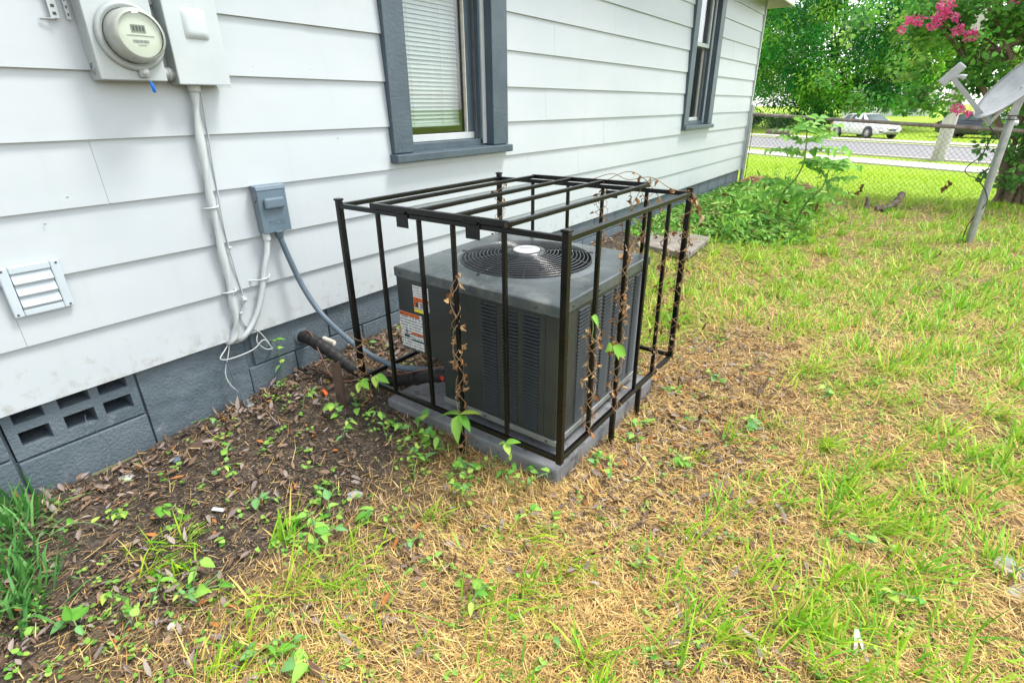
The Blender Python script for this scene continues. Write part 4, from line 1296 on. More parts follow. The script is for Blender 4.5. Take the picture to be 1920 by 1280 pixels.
for i in range(NR):
    for j in range(NT):
        a_, b_ = i * NT + j, i * NT + (j + 1) % NT
        fs_.append((a_, a_ + NT, b_ + NT, b_))
        fs_.append((n1_ + a_, n1_ + b_, n1_ + b_ + NT, n1_ + a_ + NT))
for j in range(NT):
    a_, b_ = NR * NT + j, NR * NT + (j + 1) % NT
    fs_.append((a_, n1_ + a_, n1_ + b_, b_))
build("reflector", MB().add(vs_, fs_, True), 'dish', dsh)
build("rim", MB().tube([dc + ua * (.345 * math.cos(2 * math.pi * j / NT)) + va * (.29 * math.sin(2 * math.pi * j / NT)) for j in range(NT)], .005, 6, closed=True), 'dish_arm', dsh)
build("back_bracket", MB().bar(dc - dn * .065 + ua * -.16, dc - dn * .075 + ua * .12, .05, .03, up=dn), 'dish_arm', dsh, bevel=.003)
build("back_bracket", MB().bar(dc - dn * .07, Vector((.0, -.03, 1.09)), .06, .035), 'galv', dsh, bevel=.003)
for bz in (1.07, 1.10):
    build("bolt", MB().tube([(-.06, -.045, bz), (.05, -.045, bz)], .005, 6), 'ink', dsh)
A0 = Vector((-.135, -.03, 1.035)); A1 = Vector((-.475, -.02, 1.40))
build("feed_arm", MB().bar(A0 + Vector((.01, 0, -.01)), A1, .046, .036), 'dish_arm', dsh, bevel=.003)
build("arm_joint", MB().bar(A0, dc - dn * .075 + ua * -.05, .03, .025), 'galv', dsh, bevel=.003)
hd = (A1 - A0).normalized()
lnb = build("receiver_head", MB().bar(A1 + Vector((-.075, 0, -.045)), A1 + Vector((.045, 0, .105)), .075, .034, up=(0, 1, 0)), 'dish', dsh, bevel=.012)
build("feed_horn", MB().tube([A1 + Vector((.0, 0, .01)), A1 + Vector((.055, 0, .012)), A1 + Vector((.085, 0, .0))], [.016, .018, .026], 12), 'dish', dsh)
cb_ = smooth_path([A0 + Vector((.01, -.01, -.02)), (-.09, -.03, .96), (-.10, -.03, .84), (-.12, -.02, .76), (-.17, 0, .70), (-.19, .02, .64), (-.15, .02, .60), (-.10, 0, .58), (-.02, -.036, .50), (.028, -.036, .38), (-.034, -.01, .22), (-.05, 0, .08), (-.04, 0, -.02)], 8)
build("coax_cable", MB().tube(cb_, .0042, 6), 'black_rubber', dsh)

# ------------------------------------------------------------------ utility pole, cars, far house
tag(build("utility_pole", MB().tube([(0, 0, -1), (0, 0, 3), (.03, 0, 10.5)], [.23, .21, .17], 16), 'pole_wood', loc=(2.78, 26.6, STREET_Z)), "weathered wooden utility pole beside the sidewalk", "utility pole")

def make_car(name, label, loc, rz, paint, group=None):
    car = thing(name, label, "car", loc, (0, 0, rz), group)
    # stations: x, sill z, belt z, top-deck z, half width
    st_ = [(-2.28, .42, .62, .72, .62), (-2.22, .30, .66, .92, .76), (-1.95, .26, .70, 1.00, .86), (-1.35, .22, .74, 1.02, .90), (-.5, .20, .74, .98, .905), (.4, .20, .74, .96, .905),
           (1.0, .20, .72, .95, .90), (1.5, .21, .68, .86, .88), (1.95, .24, .62, .77, .83), (2.18, .28, .56, .68, .72), (2.28, .36, .50, .60, .56)]
    vs2, fs2 = [], []
    for x, zs, zb, zd, w in st_:
        half = [(w * .90, zs), (w * .985, zs + .10), (w, (zs + zb) / 2 + .05), (w * .985, zb), (w * .93, zd - .04), (w * .80, zd)]
        ring = [(x, y, z) for y, z in half] + [(x, 0, zd + .03)] + [(x, -y, z) for y, z in reversed(half)]
        vs2 += ring
    k2 = 13
    for i in range(len(st_) - 1):
        for j in range(k2):
            j2 = (j + 1) % k2
            fs2.append((i * k2 + j, i * k2 + j2, (i + 1) * k2 + j2, (i + 1) * k2 + j))
    fs2 += [tuple(reversed(range(k2))), tuple((len(st_) - 1) * k2 + q for q in range(k2))]
    body = build("body", MB().add(vs2, [tuple(reversed(f)) for f in fs2], True), paint, car)
    # cabin
    low = [(-1.75, .70, 1.00), (-.9, .80, .98), (.2, .81, .965), (1.15, .74, .96)]
    top = [(-1.02, .56, 1.385), (-.62, .60, 1.44), (.05, .60, 1.45), (.42, .57, 1.40)]
    cb = MB()
    vs2 = []
    for (x, y, z) in low + top:
        vs2 += [(x, y, z), (x, -y, z)]
    fs2 = [(2 * i, 2 * i + 2, 2 * i + 10, 2 * i + 8) for i in range(3)] + [(2 * i + 3, 2 * i + 1, 2 * i + 9, 2 * i + 11) for i in range(3)]
    fs2 += [(8 + 2 * i, 10 + 2 * i, 11 + 2 * i, 9 + 2 * i) for i in range(3)] + [(1, 0, 8, 9), (6, 7, 15, 14)]
    cb.add(vs2, fs2, True)
    build("cabin", cb, paint, car)
    def lerp(a_, b_, t): return Vector(a_).lerp(Vector(b_), t)
    def glass(nm, q, out):
        m_ = MB(); q = [Vector(v) + Vector(out) for v in q]
        m_.add(q, [(0, 1, 2, 3)])
        o = build(nm, m_, 'car_glass', car)
        so = o.modifiers.new("t", 'SOLIDIFY'); so.thickness = .008; so.offset = 0
    for s in (1, -1):
        L_ = [Vector((x, s * y, z)) for x, y, z in low]; T_ = [Vector((x, s * y, z)) for x, y, z in top]
        glass("side_window", [L_[0].lerp(L_[1], .45).lerp(T_[0], .12), L_[1].lerp(L_[2], .18).lerp(T_[1].lerp(T_[2], .1), .10), L_[1].lerp(L_[2], .18).lerp(T_[1].lerp(T_[2], .25), .86), T_[0].lerp(T_[1], .35).lerp(L_[0], .12)], (0, s * .012, .004))
        glass("side_window", [L_[1].lerp(L_[2], .26).lerp(T_[1].lerp(T_[2], .3), .10), L_[2].lerp(L_[3], .62).lerp(T_[3], .10), T_[2].lerp(T_[3], .75).lerp(L_[3], .10), L_[1].lerp(L_[2], .28).lerp(T_[1].lerp(T_[2], .4), .86)], (0, s * .012, .004))
        build("mirror", MB().box((.62, s * .86 - .09, .98), (.80, s * .86 + .09, 1.09)), paint, car, bevel=.03)
        build("headlight", MB().add([(2.02, s * .80, .70), (2.22, s * .60, .66), (2.25, s * .55, .58), (2.05, s * .815, .62)], [(0, 1, 2, 3)]), 'lamp_glass', car).modifiers.new("t", 'SOLIDIFY').thickness = .03
        build("fog_recess", MB().add([(2.16, s * .76, .45), (2.285, s * .56, .42), (2.285, s * .54, .36), (2.17, s * .74, .37)], [(0, 1, 2, 3)]), 'ink', car).modifiers.new("t", 'SOLIDIFY').thickness = .03
        build("tail_light", MB().box((-2.27, s * .68 - .12, .72), (-2.16, s * .68 + .10, .86)), 'red', car, bevel=.02)
        build("door_seam", MB().box((-.28, s * .905 - .003, .3), (-.272, s * .905 + .003, .95)), 'ink', car)
        build("door_handle", MB().box((-.55, s * .905 - .01, .82), (-.38, s * .905 + .01, .85)), paint, car)
        for wx in (-1.34, 1.36):
            build("wheel_arch", MB().lathe([(.385, s * .80), (.385, s * .912), (.0001, s * .9125)], 28, 'y', (wx, 0, .335)), 'ink', car)
            wh = build("wheel", MB().lathe([(.18, s * .72), (.325, s * .73), (.333, s * .80), (.325, s * .905), (.235, s * .918)], 28, 'y', (wx, 0, .333)), 'black_rubber', car)
            build("rim", MB().lathe([(.235, s * .917), (.225, s * .905), (.20, s * .90), (.0001, s * .9135)], 28, 'y', (wx, 0, .333)), 'disc', wh)
            for q in range(9):
                t = 2 * math.pi * q / 9
                build("spoke", MB().bar((wx + .03 * math.cos(t), s * .922, .333 + .03 * math.sin(t)), (wx + .225 * math.cos(t), s * .919, .333 + .225 * math.sin(t)), .04, .012, up=(0, 1, 0)), 'alloy', wh)
    Lf, Tf = low[3], top[3]
    glass("windscreen", [lerp((Lf[0], Lf[1], Lf[2]), (Tf[0], Tf[1], Tf[2]), .05) + Vector((0, -.06, 0)), lerp((Lf[0], -Lf[1], Lf[2]), (Tf[0], -Tf[1], Tf[2]), .05) + Vector((0, .06, 0)),
                         lerp((Lf[0], -Lf[1], Lf[2]), (Tf[0], -Tf[1], Tf[2]), .94) + Vector((0, .04, 0)), lerp((Lf[0], Lf[1], Lf[2]), (Tf[0], Tf[1], Tf[2]), .94) + Vector((0, -.04, 0))], (.012, 0, .016))
    Lb, Tb = low[0], top[0]
    glass("rear_window", [lerp((Lb[0], -Lb[1], Lb[2]), (Tb[0], -Tb[1], Tb[2]), .1) + Vector((0, .08, 0)), lerp((Lb[0], Lb[1], Lb[2]), (Tb[0], Tb[1], Tb[2]), .1) + Vector((0, -.08, 0)),
                          lerp((Lb[0], Lb[1], Lb[2]), (Tb[0], Tb[1], Tb[2]), .92) + Vector((0, -.05, 0)), lerp((Lb[0], -Lb[1], Lb[2]), (Tb[0], -Tb[1], Tb[2]), .92) + Vector((0, .05, 0))], (-.012, 0, .016))
    build("grille", MB().add([(2.262, .36, .64), (2.262, -.36, .64), (2.318, -.17, .45), (2.318, .17, .45)], [(0, 1, 2, 3)]), 'ink', car).modifiers.new("t", 'SOLIDIFY').thickness = .03
    for s in (1, -1):
        build("grille_trim", MB().bar((2.27, s * .40, .66), (2.33, s * .17, .44), .03, .05), 'chrome', car)
    build("emblem", MB().lathe([(.055, 2.30), (.055, 2.32), (.03, 2.322), (.03, 2.30)], 16, 'x', (0, 0, .56)), 'chrome', car)
    build("lower_intake", MB().box((2.24, -.50, .30), (2.315, .50, .36)), 'ink', car, bevel=.01)
    return car
make_car("parked_car", "white sedan parked across the street, seen through the fence", (-1.15, 43.6, STREET_Z + .02), R(-46), 'car_white', "cars across the street")
make_car("parked_car", "dark car half hidden behind the crape myrtle branches", (4.9, 45.8, STREET_Z + .02), R(-20), 'car_dark', "cars across the street")
make_car("parked_car", "white car beyond the dark car, mostly hidden by myrtle leaves", (5.6, 50.5, STREET_Z + .02), R(-25), 'car_white', "cars across the street")

fh = thing("white_house", "pale white house glimpsed beyond the big shade tree", "house", (-3.0, 92, STREET_Z))
build("wall", MB().box((-5, 0, -1), (5, 8, 3.0)), 'house_far', fh)
build("roof", MB().add([(-5.4, -.4, 3.0), (5.4, -.4, 3.0), (5.4, 8.4, 3.0), (-5.4, 8.4, 3.0), (-5.4, 4, 5.4), (5.4, 4, 5.4)], [(0, 1, 5, 4), (3, 4, 5, 2), (0, 4, 3), (1, 2, 5), (0, 3, 2, 1)]), 'concrete', fh)
for xw in (-3.4, -.5, 2.6):
    wd = build("window", MB().box((xw, -.05, .9), (xw + .95, .02, 2.3)), 'trim_white', fh)
    build("pane", MB().box((xw + .08, -.06, .98), (xw + .87, -.051, 2.22)), 'car_glass', wd)

# ------------------------------------------------------------------ trees
def crown(name, parent, clumps, per, leaf, cols, spread, shape='lance', droop=.35, rng=RNG):
    """clumps: (N,4) centre + radius; cols: list of leaf colours, one mix per clump"""
    B, A, Nn, S_s, C = [], [], [], [], []
    for (cx, cy_, cz, cr) in clumps:
        n = max(12, int(per * rng.uniform(.7, 1.3)))
        d = unit(rng.normal(size=(n, 3)))
        rad = cr * rng.random(n) ** .45
        pos = np.array([cx, cy_, cz]) + d * rad[:, None] * np.array([1, 1, spread])
        ax = unit(d * .7 + rng.normal(size=(n, 3)) * .6 + np.array([0, 0, -droop]))
        nm = unit(rng.normal(size=(n, 3)) * .7 + np.array([0, 0, 1.0]))
        ci, cj = rng.choice(len(cols), 2)
        t = rng.random()
        base = np.array(cols[ci]) * t + np.array(cols[cj]) * (1 - t)
        c = base[None, :] * rng.uniform(.72, 1.28, (n, 1)) * (1 + .06 * rng.normal(size=(n, 3)))
        B.append(pos); A.append(ax); Nn.append(nm); S_s.append(leaf * rng.uniform(.6, 1.4, n)); C.append(np.clip(c, .005, .9))
    r = leaves(np.concatenate(B), np.concatenate(A), np.concatenate(Nn), np.concatenate(S_s), np.concatenate(C), shape)
    return link(name, np_mesh(name, *r), 'tree_leaf', parent)

def limbs(pts_r):
    mb = MB()
    for pts_, r0, r1 in pts_r:
        P = smooth_path(pts_, 6)
        n = len(P)
        mb.tube(P, [r0 + (r1 - r0) * i / (n - 1) for i in range(n)], 9)
    return mb

GREENS = [(.035, .24, .06), (.065, .35, .06), (.12, .47, .06), (.25, .62, .065), (.44, .76, .09), (.02, .14, .05)]
def big_tree(name, label, x, y, rx, ry, rz, cz, nclump, per, leaf, seed, trunk_r=.55, lean=.6, low=0.9):
    rng = np.random.default_rng(seed)
    zg = float(gh(x, y))
    tr = thing(name, label, "tree", (x, y, zg))
    cl = []
    while len(cl) < nclump:
        d = unit(rng.normal(size=3))
        rr = rng.uniform(.35, 1.0) ** .5
        p_ = d * rr * np.array([rx, ry, rz]) + np.array([0, 0, cz])
        if p_[2] < low:
            p_[2] = low + rng.uniform(0, .9)
        cl.append((*p_, rng.uniform(.75, 1.5) * rx / 9))
    cl = np.array(cl)
    br = [([(0, 0, -.5), (.1, 0, 1.2), (lean * .5, .1, 3.0), (lean, .2, cz)], trunk_r, trunk_r * .35)]
    br.append(([(.05, 0, .9), (-.5, .1, 2.2), (-1.6, .2, 4.2), (-2.6, 0, cz + 1)], trunk_r * .55, .1))
    br.append(([(.1, 0, 1.6), (1.2, -.3, 3.0), (2.8, -.6, 4.4), (4.6, -.8, 5.2)], trunk_r * .45, .07))
    build("trunk", limbs(br), 'bark', tr)
    pick = rng.choice(nclump, min(14, nclump), replace=False)
    bb = []
    for i in pick:
        s_ = Vector((lean * .6, .1, 3.0 + rng.uniform(-1, 2.5)))
        e_ = Vector(cl[i, :3])
        m_ = s_.lerp(e_, .5) + Vector((0, 0, .6))
        bb.append(([s_, m_, e_], .09, .02))
    build("branches", limbs(bb), 'bark', tr)
    crown("crown", tr, cl, per, leaf, GREENS, .75, rng=rng)
    return tr
big_tree("shade_tree", "large dense green shade tree behind the parked white sedan", -6.0, 57, 11.5, 6.5, 8.2, 8.8, 470, 235, .31, 11, low=2.1)
big_tree("shade_tree", "second green tree behind the crape myrtle, right of the shade tree", 8.6, 70, 7.6, 6, 7, 9.4, 150, 190, .30, 12, low=3.2)
big_tree("shade_tree", "tree standing far left, close behind the house corner", -18.0, 62, 8.0, 6, 7.5, 8.2, 200, 180, .28, 13, low=1.2)
# hedge row beside the street, left of the car
rngH = np.random.default_rng(5)
for i in range(5):
    hx_, hy_ = -12.5 + i * 1.75, 60.5 - i * 1.2
    hb = thing("hedge_shrub", ["rounded dark shrub in the roadside hedge, next to the house corner", "dark shrub in the roadside hedge, second from the house corner", "dark shrub in the roadside hedge, third from the house corner",
                               "dark shrub in the roadside hedge under the shade tree", "dark shrub in the roadside hedge just behind the white sedan"][i], "shrub", (hx_, hy_, float(gh(hx_, hy_))), group="hedge across the street")
    cl = np.array([(rngH.uniform(-1.3, 1.3), rngH.uniform(-.7, .7), rngH.uniform(.2, 1.15), rngH.uniform(.4, .7)) for _ in range(16)])
    crown("foliage", hb, cl, 130, .17, GREENS[:3] + [GREENS[5]], .8, rng=rngH)
    build("stem", limbs([([(0, 0, -.2), (.1, 0, .5), (.2, 0, 1.0)], .06, .02), ([(0, 0, -.2), (-.3, 0, .5), (-.6, .1, .9)], .05, .02)]), 'bark', hb)
lg = MB().tube(smooth_path([(-1.1, .1, .16), (-.3, 0, .19), (.5, .05, .2), (1.2, -.05, .15)], 5), [.16, .19, .2, .2, .2, .2, .2, .2, .2, .2, .2, .2, .2, .2, .2, .14][:16], 12)
tag(build("roadside_log", lg, 'log', loc=(-6.6, 45.2, STREET_Z), rot=(0, 0, R(-30))), "grey fallen log lying on the verge across the street", "log")

# crape myrtle behind the fence
rngM = np.random.default_rng(21)
cm = thing("crape_myrtle", "multi-stemmed crape myrtle with pink blossoms behind the fence", "tree", (3.35, 9.55, 0))
CMO = np.array([3.35, 9.55, 0.0])
stems = []
ends = [(-.55, -.1, 2.6), (-1.1, -.4, 2.5), (-.1, .3, 3.4), (.5, .2, 3.3), (-.85, .2, 3.2), (-1.45, -.35, 2.2), (.9, -.3, 3.0), (-.3, -.5, 2.9), (.2, -.4, 3.2)]
for i, e in enumerate(ends):
    b0 = Vector((rngM.uniform(-.22, .25), rngM.uniform(-.12, .12), -.1))
    e = Vector(e)
    m1 = b0.lerp(e, .3) + Vector((-.10 * e.x, 0, .25))
    m2 = b0.lerp(e, .65) + Vector((-.05 * e.x, 0, .22))
    stems.append(([b0, m1, m2, e], .055 - .004 * (i % 4), .012))
for i, mbp in enumerate(stems):
    build("trunk", limbs([mbp]), 'myrtle_bark', cm)
cl = []
for _ in range(235):
    s_ = stems[rngM.integers(len(stems))][0]
    e = np.array(s_[3]); m_ = np.array(s_[2])
    base = m_ + (e - m_) * rngM.random()
    p_ = base + rngM.normal(size=3) * np.array([.55, .35, .45])
    if p_[2] < .95 and rngM.random() < .8:
        p_[2] = .95 + rngM.random() * .8
    cl.append((*p_, rngM.uniform(.13, .26)))
for _ in range(95):
    cl.append((rngM.uniform(-1.65, .1), rngM.uniform(-.4, .3), 1.15 + 1.5 * rngM.random(), rngM.uniform(.10, .2)))
for i in range(12):
    b0 = Vector((rngM.uniform(-.25, .35), rngM.uniform(-.15, .2), -.1))
    e = Vector((b0.x + rngM.uniform(-.25, .25), b0.y + rngM.uniform(-.1, .1), rngM.uniform(.9, 2.0)))
    build("trunk", limbs([([b0, b0.lerp(e, .5) + Vector((rngM.uniform(-.04, .04), 0, 0)), e], rngM.uniform(.018, .04), .008)]), 'myrtle_bark', cm)
for _ in range(26):      # low side shoots near the dish and along the fence
    cl.append((rngM.uniform(-.6, .4), rngM.uniform(-.35, .25), rngM.uniform(.25, 1.1), rngM.uniform(.10, .18)))
crown("crown", cm, np.array(cl), 48, .062, [(.08, .28, .05), (.15, .40, .06), (.25, .52, .08), (.06, .20, .04), (.36, .58, .12)], .8, 'broad', .1, rngM)
tw_ = []
for c in cl[::4]:
    s_ = stems[rngM.integers(len(stems))][0]
    tw_.append(([Vector(s_[2]), Vector(s_[2]).lerp(Vector(c[:3]), .5) + Vector((0, 0, .05)), Vector(c[:3])], .010, .004))
build("twigs", limbs(tw_), 'myrtle_bark', cm)
CAMX0 = 2.2009
def blossom(px, py, pz, r_, n):
    d = unit(rngM.normal(size=(n, 3)))
    pos = np.array([px, py, pz]) - CMO + d * (r_ * rngM.random(n) ** .4)[:, None] * np.array([1, .8, .9])
    t = rngM.random(n)
    col_ = mixc((.88, .05, .34), (.96, .38, .60), t)
    rr = leaves(pos, unit(d + rngM.normal(size=(n, 3)) * .6), unit(rngM.normal(size=(n, 3))), .028 * rngM.uniform(.6, 1.4, n), col_, 'broad', .3)
    link("blossom", np_mesh("blossom", *rr), 'petal', cm)
for (px, py, pz, r_, n) in [(1.70, 9.2, 2.17, .07, 110), (1.64, 9.2, 2.06, .05, 60), (1.80, 9.2, 2.15, .075, 130), (2.03, 9.3, 2.29, .12, 260), (1.99, 9.3, 2.16, .08, 140), (2.05, 9.3, 2.22, .07, 90), (1.96, 9.2, 2.08, .065, 90),
                           (2.22, 9.2, 2.01, .075, 130), (2.36, 9.2, 1.95, .085, 160), (2.44, 9.1, 1.13, .075, 120), (2.56, 9.1, 1.09, .04, 50), (2.66, 9.3, 2.27, .05, 60), (2.16, 9.3, 2.16, .05, 50)]:
    kf = 8.9 / py
    blossom(CAMX0 + (px - CAMX0) * kf, 8.9, 1.2 + (pz - 1.2) * kf, r_ * .82, int(n * .8))
build("branches", limbs([([Vector((-.55, -.1, 1.7)), Vector((-1.0, -.2, 2.0)), Vector((-1.6, -.32, 2.1))], .016, .006), ([Vector((-.5, -.1, 1.6)), Vector((-.9, -.2, 1.9)), Vector((-1.3, -.25, 2.2))], .016, .006),
                         ([Vector((-.4, -.2, .9)), Vector((-.7, -.3, 1.05)), Vector((-.9, -.4, 1.1))], .010, .004)]), 'myrtle_bark', cm)

# ------------------------------------------------------------------ ground plants by the wall
rngI = np.random.default_rng(31)
n = 12000
u_ = rngI.random(n); v_ = rngI.random(n)
bx_ = .04 + 1.62 * u_; by_ = 4.75 + 3.9 * v_
edge = .25 + 1.25 * sstep(by_, 4.6, 5.6) * (1 - .35 * sstep(by_, 7.2, 8.6)) + .25 * (fnoise(bx_, by_, 2.5) - .5) * 2
keep = bx_ < edge
bx_, by_ = bx_[keep], by_[keep]; edge = edge[keep]; n = len(bx_)
hgt = (.03 + .24 * sstep(edge - bx_, 0, .5) * (.35 + .65 * sstep(by_, 4.9, 6.0)) * (.12 + .88 * sstep(bx_, .2, .8)) * (.15 + 1.5 * fnoise(bx_, by_, 2.3) ** 1.3)) * rngI.random(n) ** .4
pos = np.stack([bx_, by_, gh(bx_, by_) + hgt], 1)
ax = unit(rngI.normal(size=(n, 3)) * np.array([1, 1, .4]) + np.array([.25, -.5, -.25]))
nm = unit(rngI.normal(size=(n, 3)) * .5 + np.array([.1, -.3, 1]))
t = rngI.random(n)
c_ = mixc((.06, .24, .03), (.34, .58, .10), t ** 1.2) * rngI.uniform(.75, 1.2, (n, 1))
sh_n = 60
sx = rngI.uniform(.65, 1.5, sh_n); sy = rngI.uniform(5.2, 8.2, sh_n); shh = rngI.uniform(.15, .42, sh_n)
si = np.repeat(np.arange(sh_n), 22); m_ = len(si)
tt_ = rngI.random(m_)
pos = np.concatenate([pos, np.stack([sx[si] + rngI.normal(size=m_) * .03, sy[si] + rngI.normal(size=m_) * .03, gh(sx[si], sy[si]) + .04 + shh[si] * tt_], 1)])
ax = np.concatenate([ax, unit(rngI.normal(size=(m_, 3)) + np.array([0, -.3, .1]))])
nm = np.concatenate([nm, unit(rngI.normal(size=(m_, 3)) * .6 + np.array([0, -.6, .8]))])
c_ = np.concatenate([c_, mixc((.14, .40, .05), (.36, .60, .10), rngI.random(m_))])
n = len(pos)
dry = rngI.random(n) < .06
c_[dry] = (.16, .075, .03)
tag(link("ivy_patch", np_mesh("ivy_patch", *leaves(pos, ax, nm, .078 * rngI.uniform(.4, 1.4, n), c_, 'lance', .25, .35)), 'leaf'), "low mass of leafy green weeds and ivy along the foundation", "ground cover", kind="stuff")

LEAFM = []
def leaf_mesh(L, W, colr, curl, seg=5):
    vs3, fs3 = [], []
    for i in range(seg + 1):
        t = i / seg
        w = W * math.sin(math.pi * min(.97, t ** .75 + .02)) ** .8 if 0 < i < seg else .0005
        z = -curl * L * t * t
        vs3 += [(L * t, -w, z + .35 * w), (L * t, 0, z), (L * t, w, z + .35 * w)]
    for i in range(seg):
        for j in range(2):
            b = i * 3 + j
            fs3.append((b, b + 3, b + 4, b + 1))
    me3 = bpy.data.meshes.new("leaf")
    me3.from_pydata(vs3, [], fs3)
    a3 = me3.color_attributes.new("col", 'FLOAT_COLOR', 'POINT')
    for i, d in enumerate(a3.data):
        k = 1.25 if i % 3 == 1 else 1.0
        d.color = (colr[0] * k, colr[1] * k, colr[2] * k, 1)
    me3.polygons.foreach_set("use_smooth", [True] * len(fs3))
    me3.update()
    return me3
WCOL = [(.12, .34, .04), (.19, .42, .06), (.26, .50, .08), (.16, .36, .12), (.36, .52, .09)]
for i in range(10):
    LEAFM.append(leaf_mesh(1.0, .19 + .05 * (i % 3), WCOL[i % 5], .15 + .12 * (i % 4)))

# tree-of-heaven style sapling with pinnate leaves
rngS = random.Random(4)
sap = thing("sapling", "young sapling with feathery compound leaves in front of the fence", "sapling", (1.12, 6.2, .02))
SO = Vector((1.12, 6.2, .02))
def stem_part(pts_, r0, r1, parent, mat='stem_green'):
    P = [Vector(q) - SO for q in pts_]
    P = smooth_path(P, 5)
    return build("stem", MB().tube(P, [r0 + (r1 - r0) * i / (len(P) - 1) for i in range(len(P))], 7), mat, parent), P
M['stem_green'] = surf('green_stem', (.10, .17, .05), (.16, .24, .09), rough=.6)
_, Pm = stem_part([(1.10, 6.2, .05), (1.148, 6.2, .378), (1.229, 6.2, .51), (1.277, 6.2, .692), (1.25, 6.2, .96)], .011, .005, sap)
_, Ps = stem_part([(1.30, 6.2, .05), (1.389, 6.2, .312), (1.484, 6.2, .439), (1.512, 6.2, .64)], .009, .004, sap)
def pinnate(parent, base, direction, length, nl, lsize):
    d = Vector(direction).normalized()
    side = d.cross(Vector((0, 0, 1))).normalized()
    P = [base + d * length * t + Vector((0, 0, -.18 * length * t * t)) for t in np.linspace(0, 1, 6)]
    fr_ = build("leaf_stalk", MB().tube(P, [.0028, .0025, .0022, .002, .0016, .001], 5), 'stem_green', parent)
    for i in range(nl):
        t = .18 + .82 * i / (nl - 1)
        p_ = base + d * length * t + Vector((0, 0, -.18 * length * t * t))
        for s in (1, -1):
            ld = (side * s + d * .45 + Vector((0, 0, rngS.uniform(-.35, .1)))).normalized()
            o = link("leaflet", LEAFM[rngS.choice((0, 1, 6, 1, 5, 2))], 'leaf', fr_, p_)
            nz3 = Vector((rngS.uniform(-.5, .5), -.75, .65)); nz3 = (nz3 - ld * nz3.dot(ld)).normalized()
            o.rotation_euler = Matrix((ld, nz3.cross(ld), nz3)).transposed().to_euler()
            sc3 = 1.4 * lsize * rngS.uniform(.8, 1.2) * (1 - .25 * t)
            o.scale = (sc3, sc3 * .85, sc3)
tp = Pm[-1]
for (b, dr, ln, nl, ls) in [(tp, (.8, -.3, .35), .30, 5, .10), (tp, (-.8, -.2, .2), .28, 5, .10), (tp, (.1, -.9, .3), .24, 5, .09), (Pm[-4], (1, -.2, .2), .38, 6, .10), (Pm[-4], (-1, -.3, .15), .34, 6, .10), (Pm[-6], (.9, -.4, .1), .34, 6, .095),
                            (Pm[8], (-.9, -.3, .25), .26, 5, .09), (Pm[6], (.8, -.5, .2), .2, 4, .09), (Pm[5], (-.8, -.5, .1), .18, 4, .10), (Ps[-1], (.9, -.2, .25), .26, 5, .10), (Ps[-1], (-.8, -.2, .3), .22, 5, .09), (Ps[-1], (.2, -.9, .3), .18, 4, .09), (Ps[-5], (1, -.3, -.1), .26, 5, .09),
                            (Ps[7], (-.7, -.6, .1), .2, 4, .09)]:
    pinnate(sap, b, dr, ln, nl, ls)
for (b, dr, ln, nl, ls) in [(tp, (.5, -.4, .9), .20, 5, .10), (tp, (-.5, -.4, .9), .20, 5, .10), (Pm[-3], (.8, -.5, .6), .28, 6, .10), (Pm[-3], (-.8, -.5, .5), .26, 6, .10), (Pm[-5], (-.8, -.6, .4), .26, 5, .10), (Pm[-7], (.7, -.6, .5), .26, 5, .10),
                            (Pm[7], (-.6, -.7, .5), .22, 5, .10), (Ps[-2], (.6, -.5, .8), .22, 5, .10), (Ps[-3], (-.7, -.5, .6), .2, 5, .09), (Ps[-4], (.9, -.4, .4), .24, 5, .10), (Ps[6], (.8, -.5, .4), .2, 4, .10), (Pm[4], (.7, -.6, .5), .2, 4, .10)]:
    pinnate(sap, b, dr, ln, nl, ls)

# broad-leaved weeds, each a plant of its own
WEEDS = [(0.38,0.62),(0.22,0.52),(0.36,0.35),(0.38,0.29),(0.09,0.80),(0.06,1.10),(0.48,1.11),(0.55,1.16),(0.86,1.17),(0.97,1.12),(1.01,1.01),(0.85,1.20),(1.23,1.22),(1.46,1.13),(1.49,1.19),(1.25,1.02),(1.17,1.04),(0.82,0.74),(0.82,0.68),(0.93,0.73),(1.04,0.60),(1.00,0.65),(1.20,0.75),(1.29,0.70),(1.41,0.77),(1.53,0.82),(1.24,0.38),(1.23,0.43),(0.68,0.21),(0.80,0.18),(0.89,0.28),(0.79,0.09),(0.66,0.02),(0.75,0.28),(0.85,0.32),(0.92,0.41),(1.50,1.44),(1.52,1.52),(1.50,1.76),(1.58,1.69),(1.71,1.63),(1.81,1.63),(1.95,1.37),(1.75,0.68),(1.21,0.33),(1.85,1.11),(1.01,0.83),(0.66,0.58),(2.25,1.57),(2.39,1.41),
         (.16, 1.42), (.10, 1.62), (.30, 1.05), (1.08, 1.16), (1.15, 1.19), (1.30, 1.19), (1.62, 1.9), (1.56, 2.2), (1.7, 2.4), (1.1, 1.10), (.76, 1.12), (.70, 1.2), (.82, 1.1), (.92, 1.2), (1.0, 1.2), (1.20, 1.12), (1.36, 1.2), (.60, 1.08), (.52, .45), (.30, .75), (1.62, 1.28), (1.9, 2.1), (2.1, 2.5)]
rngW = random.Random(9)
ORD = ["leftmost", "second", "third", "fourth", "fifth", "sixth", "seventh", "eighth", "ninth", "tenth", "eleventh", "twelfth", "thirteenth", "fourteenth", "fifteenth",
       "sixteenth", "seventeenth", "eighteenth", "nineteenth", "twentieth", "twenty-first", "twenty-second", "twenty-third", "twenty-fourth", "twenty-fifth"]
def weed_place(wx, wy):
    if wx < .15:
        return "weeds against the foundation"
    if 1.0 < wy < 1.25 and .5 < wx < 1.45:
        return "weeds along the equipment pad's front edge"
    if wx >= 1.45 and wy > 1.1:
        return "weeds in dry grass on the cage's lawn side"
    if wx < .95 and wy < 1.2:
        return "weeds in the bare soil by the wall"
    return "weeds in the straw before the cage"
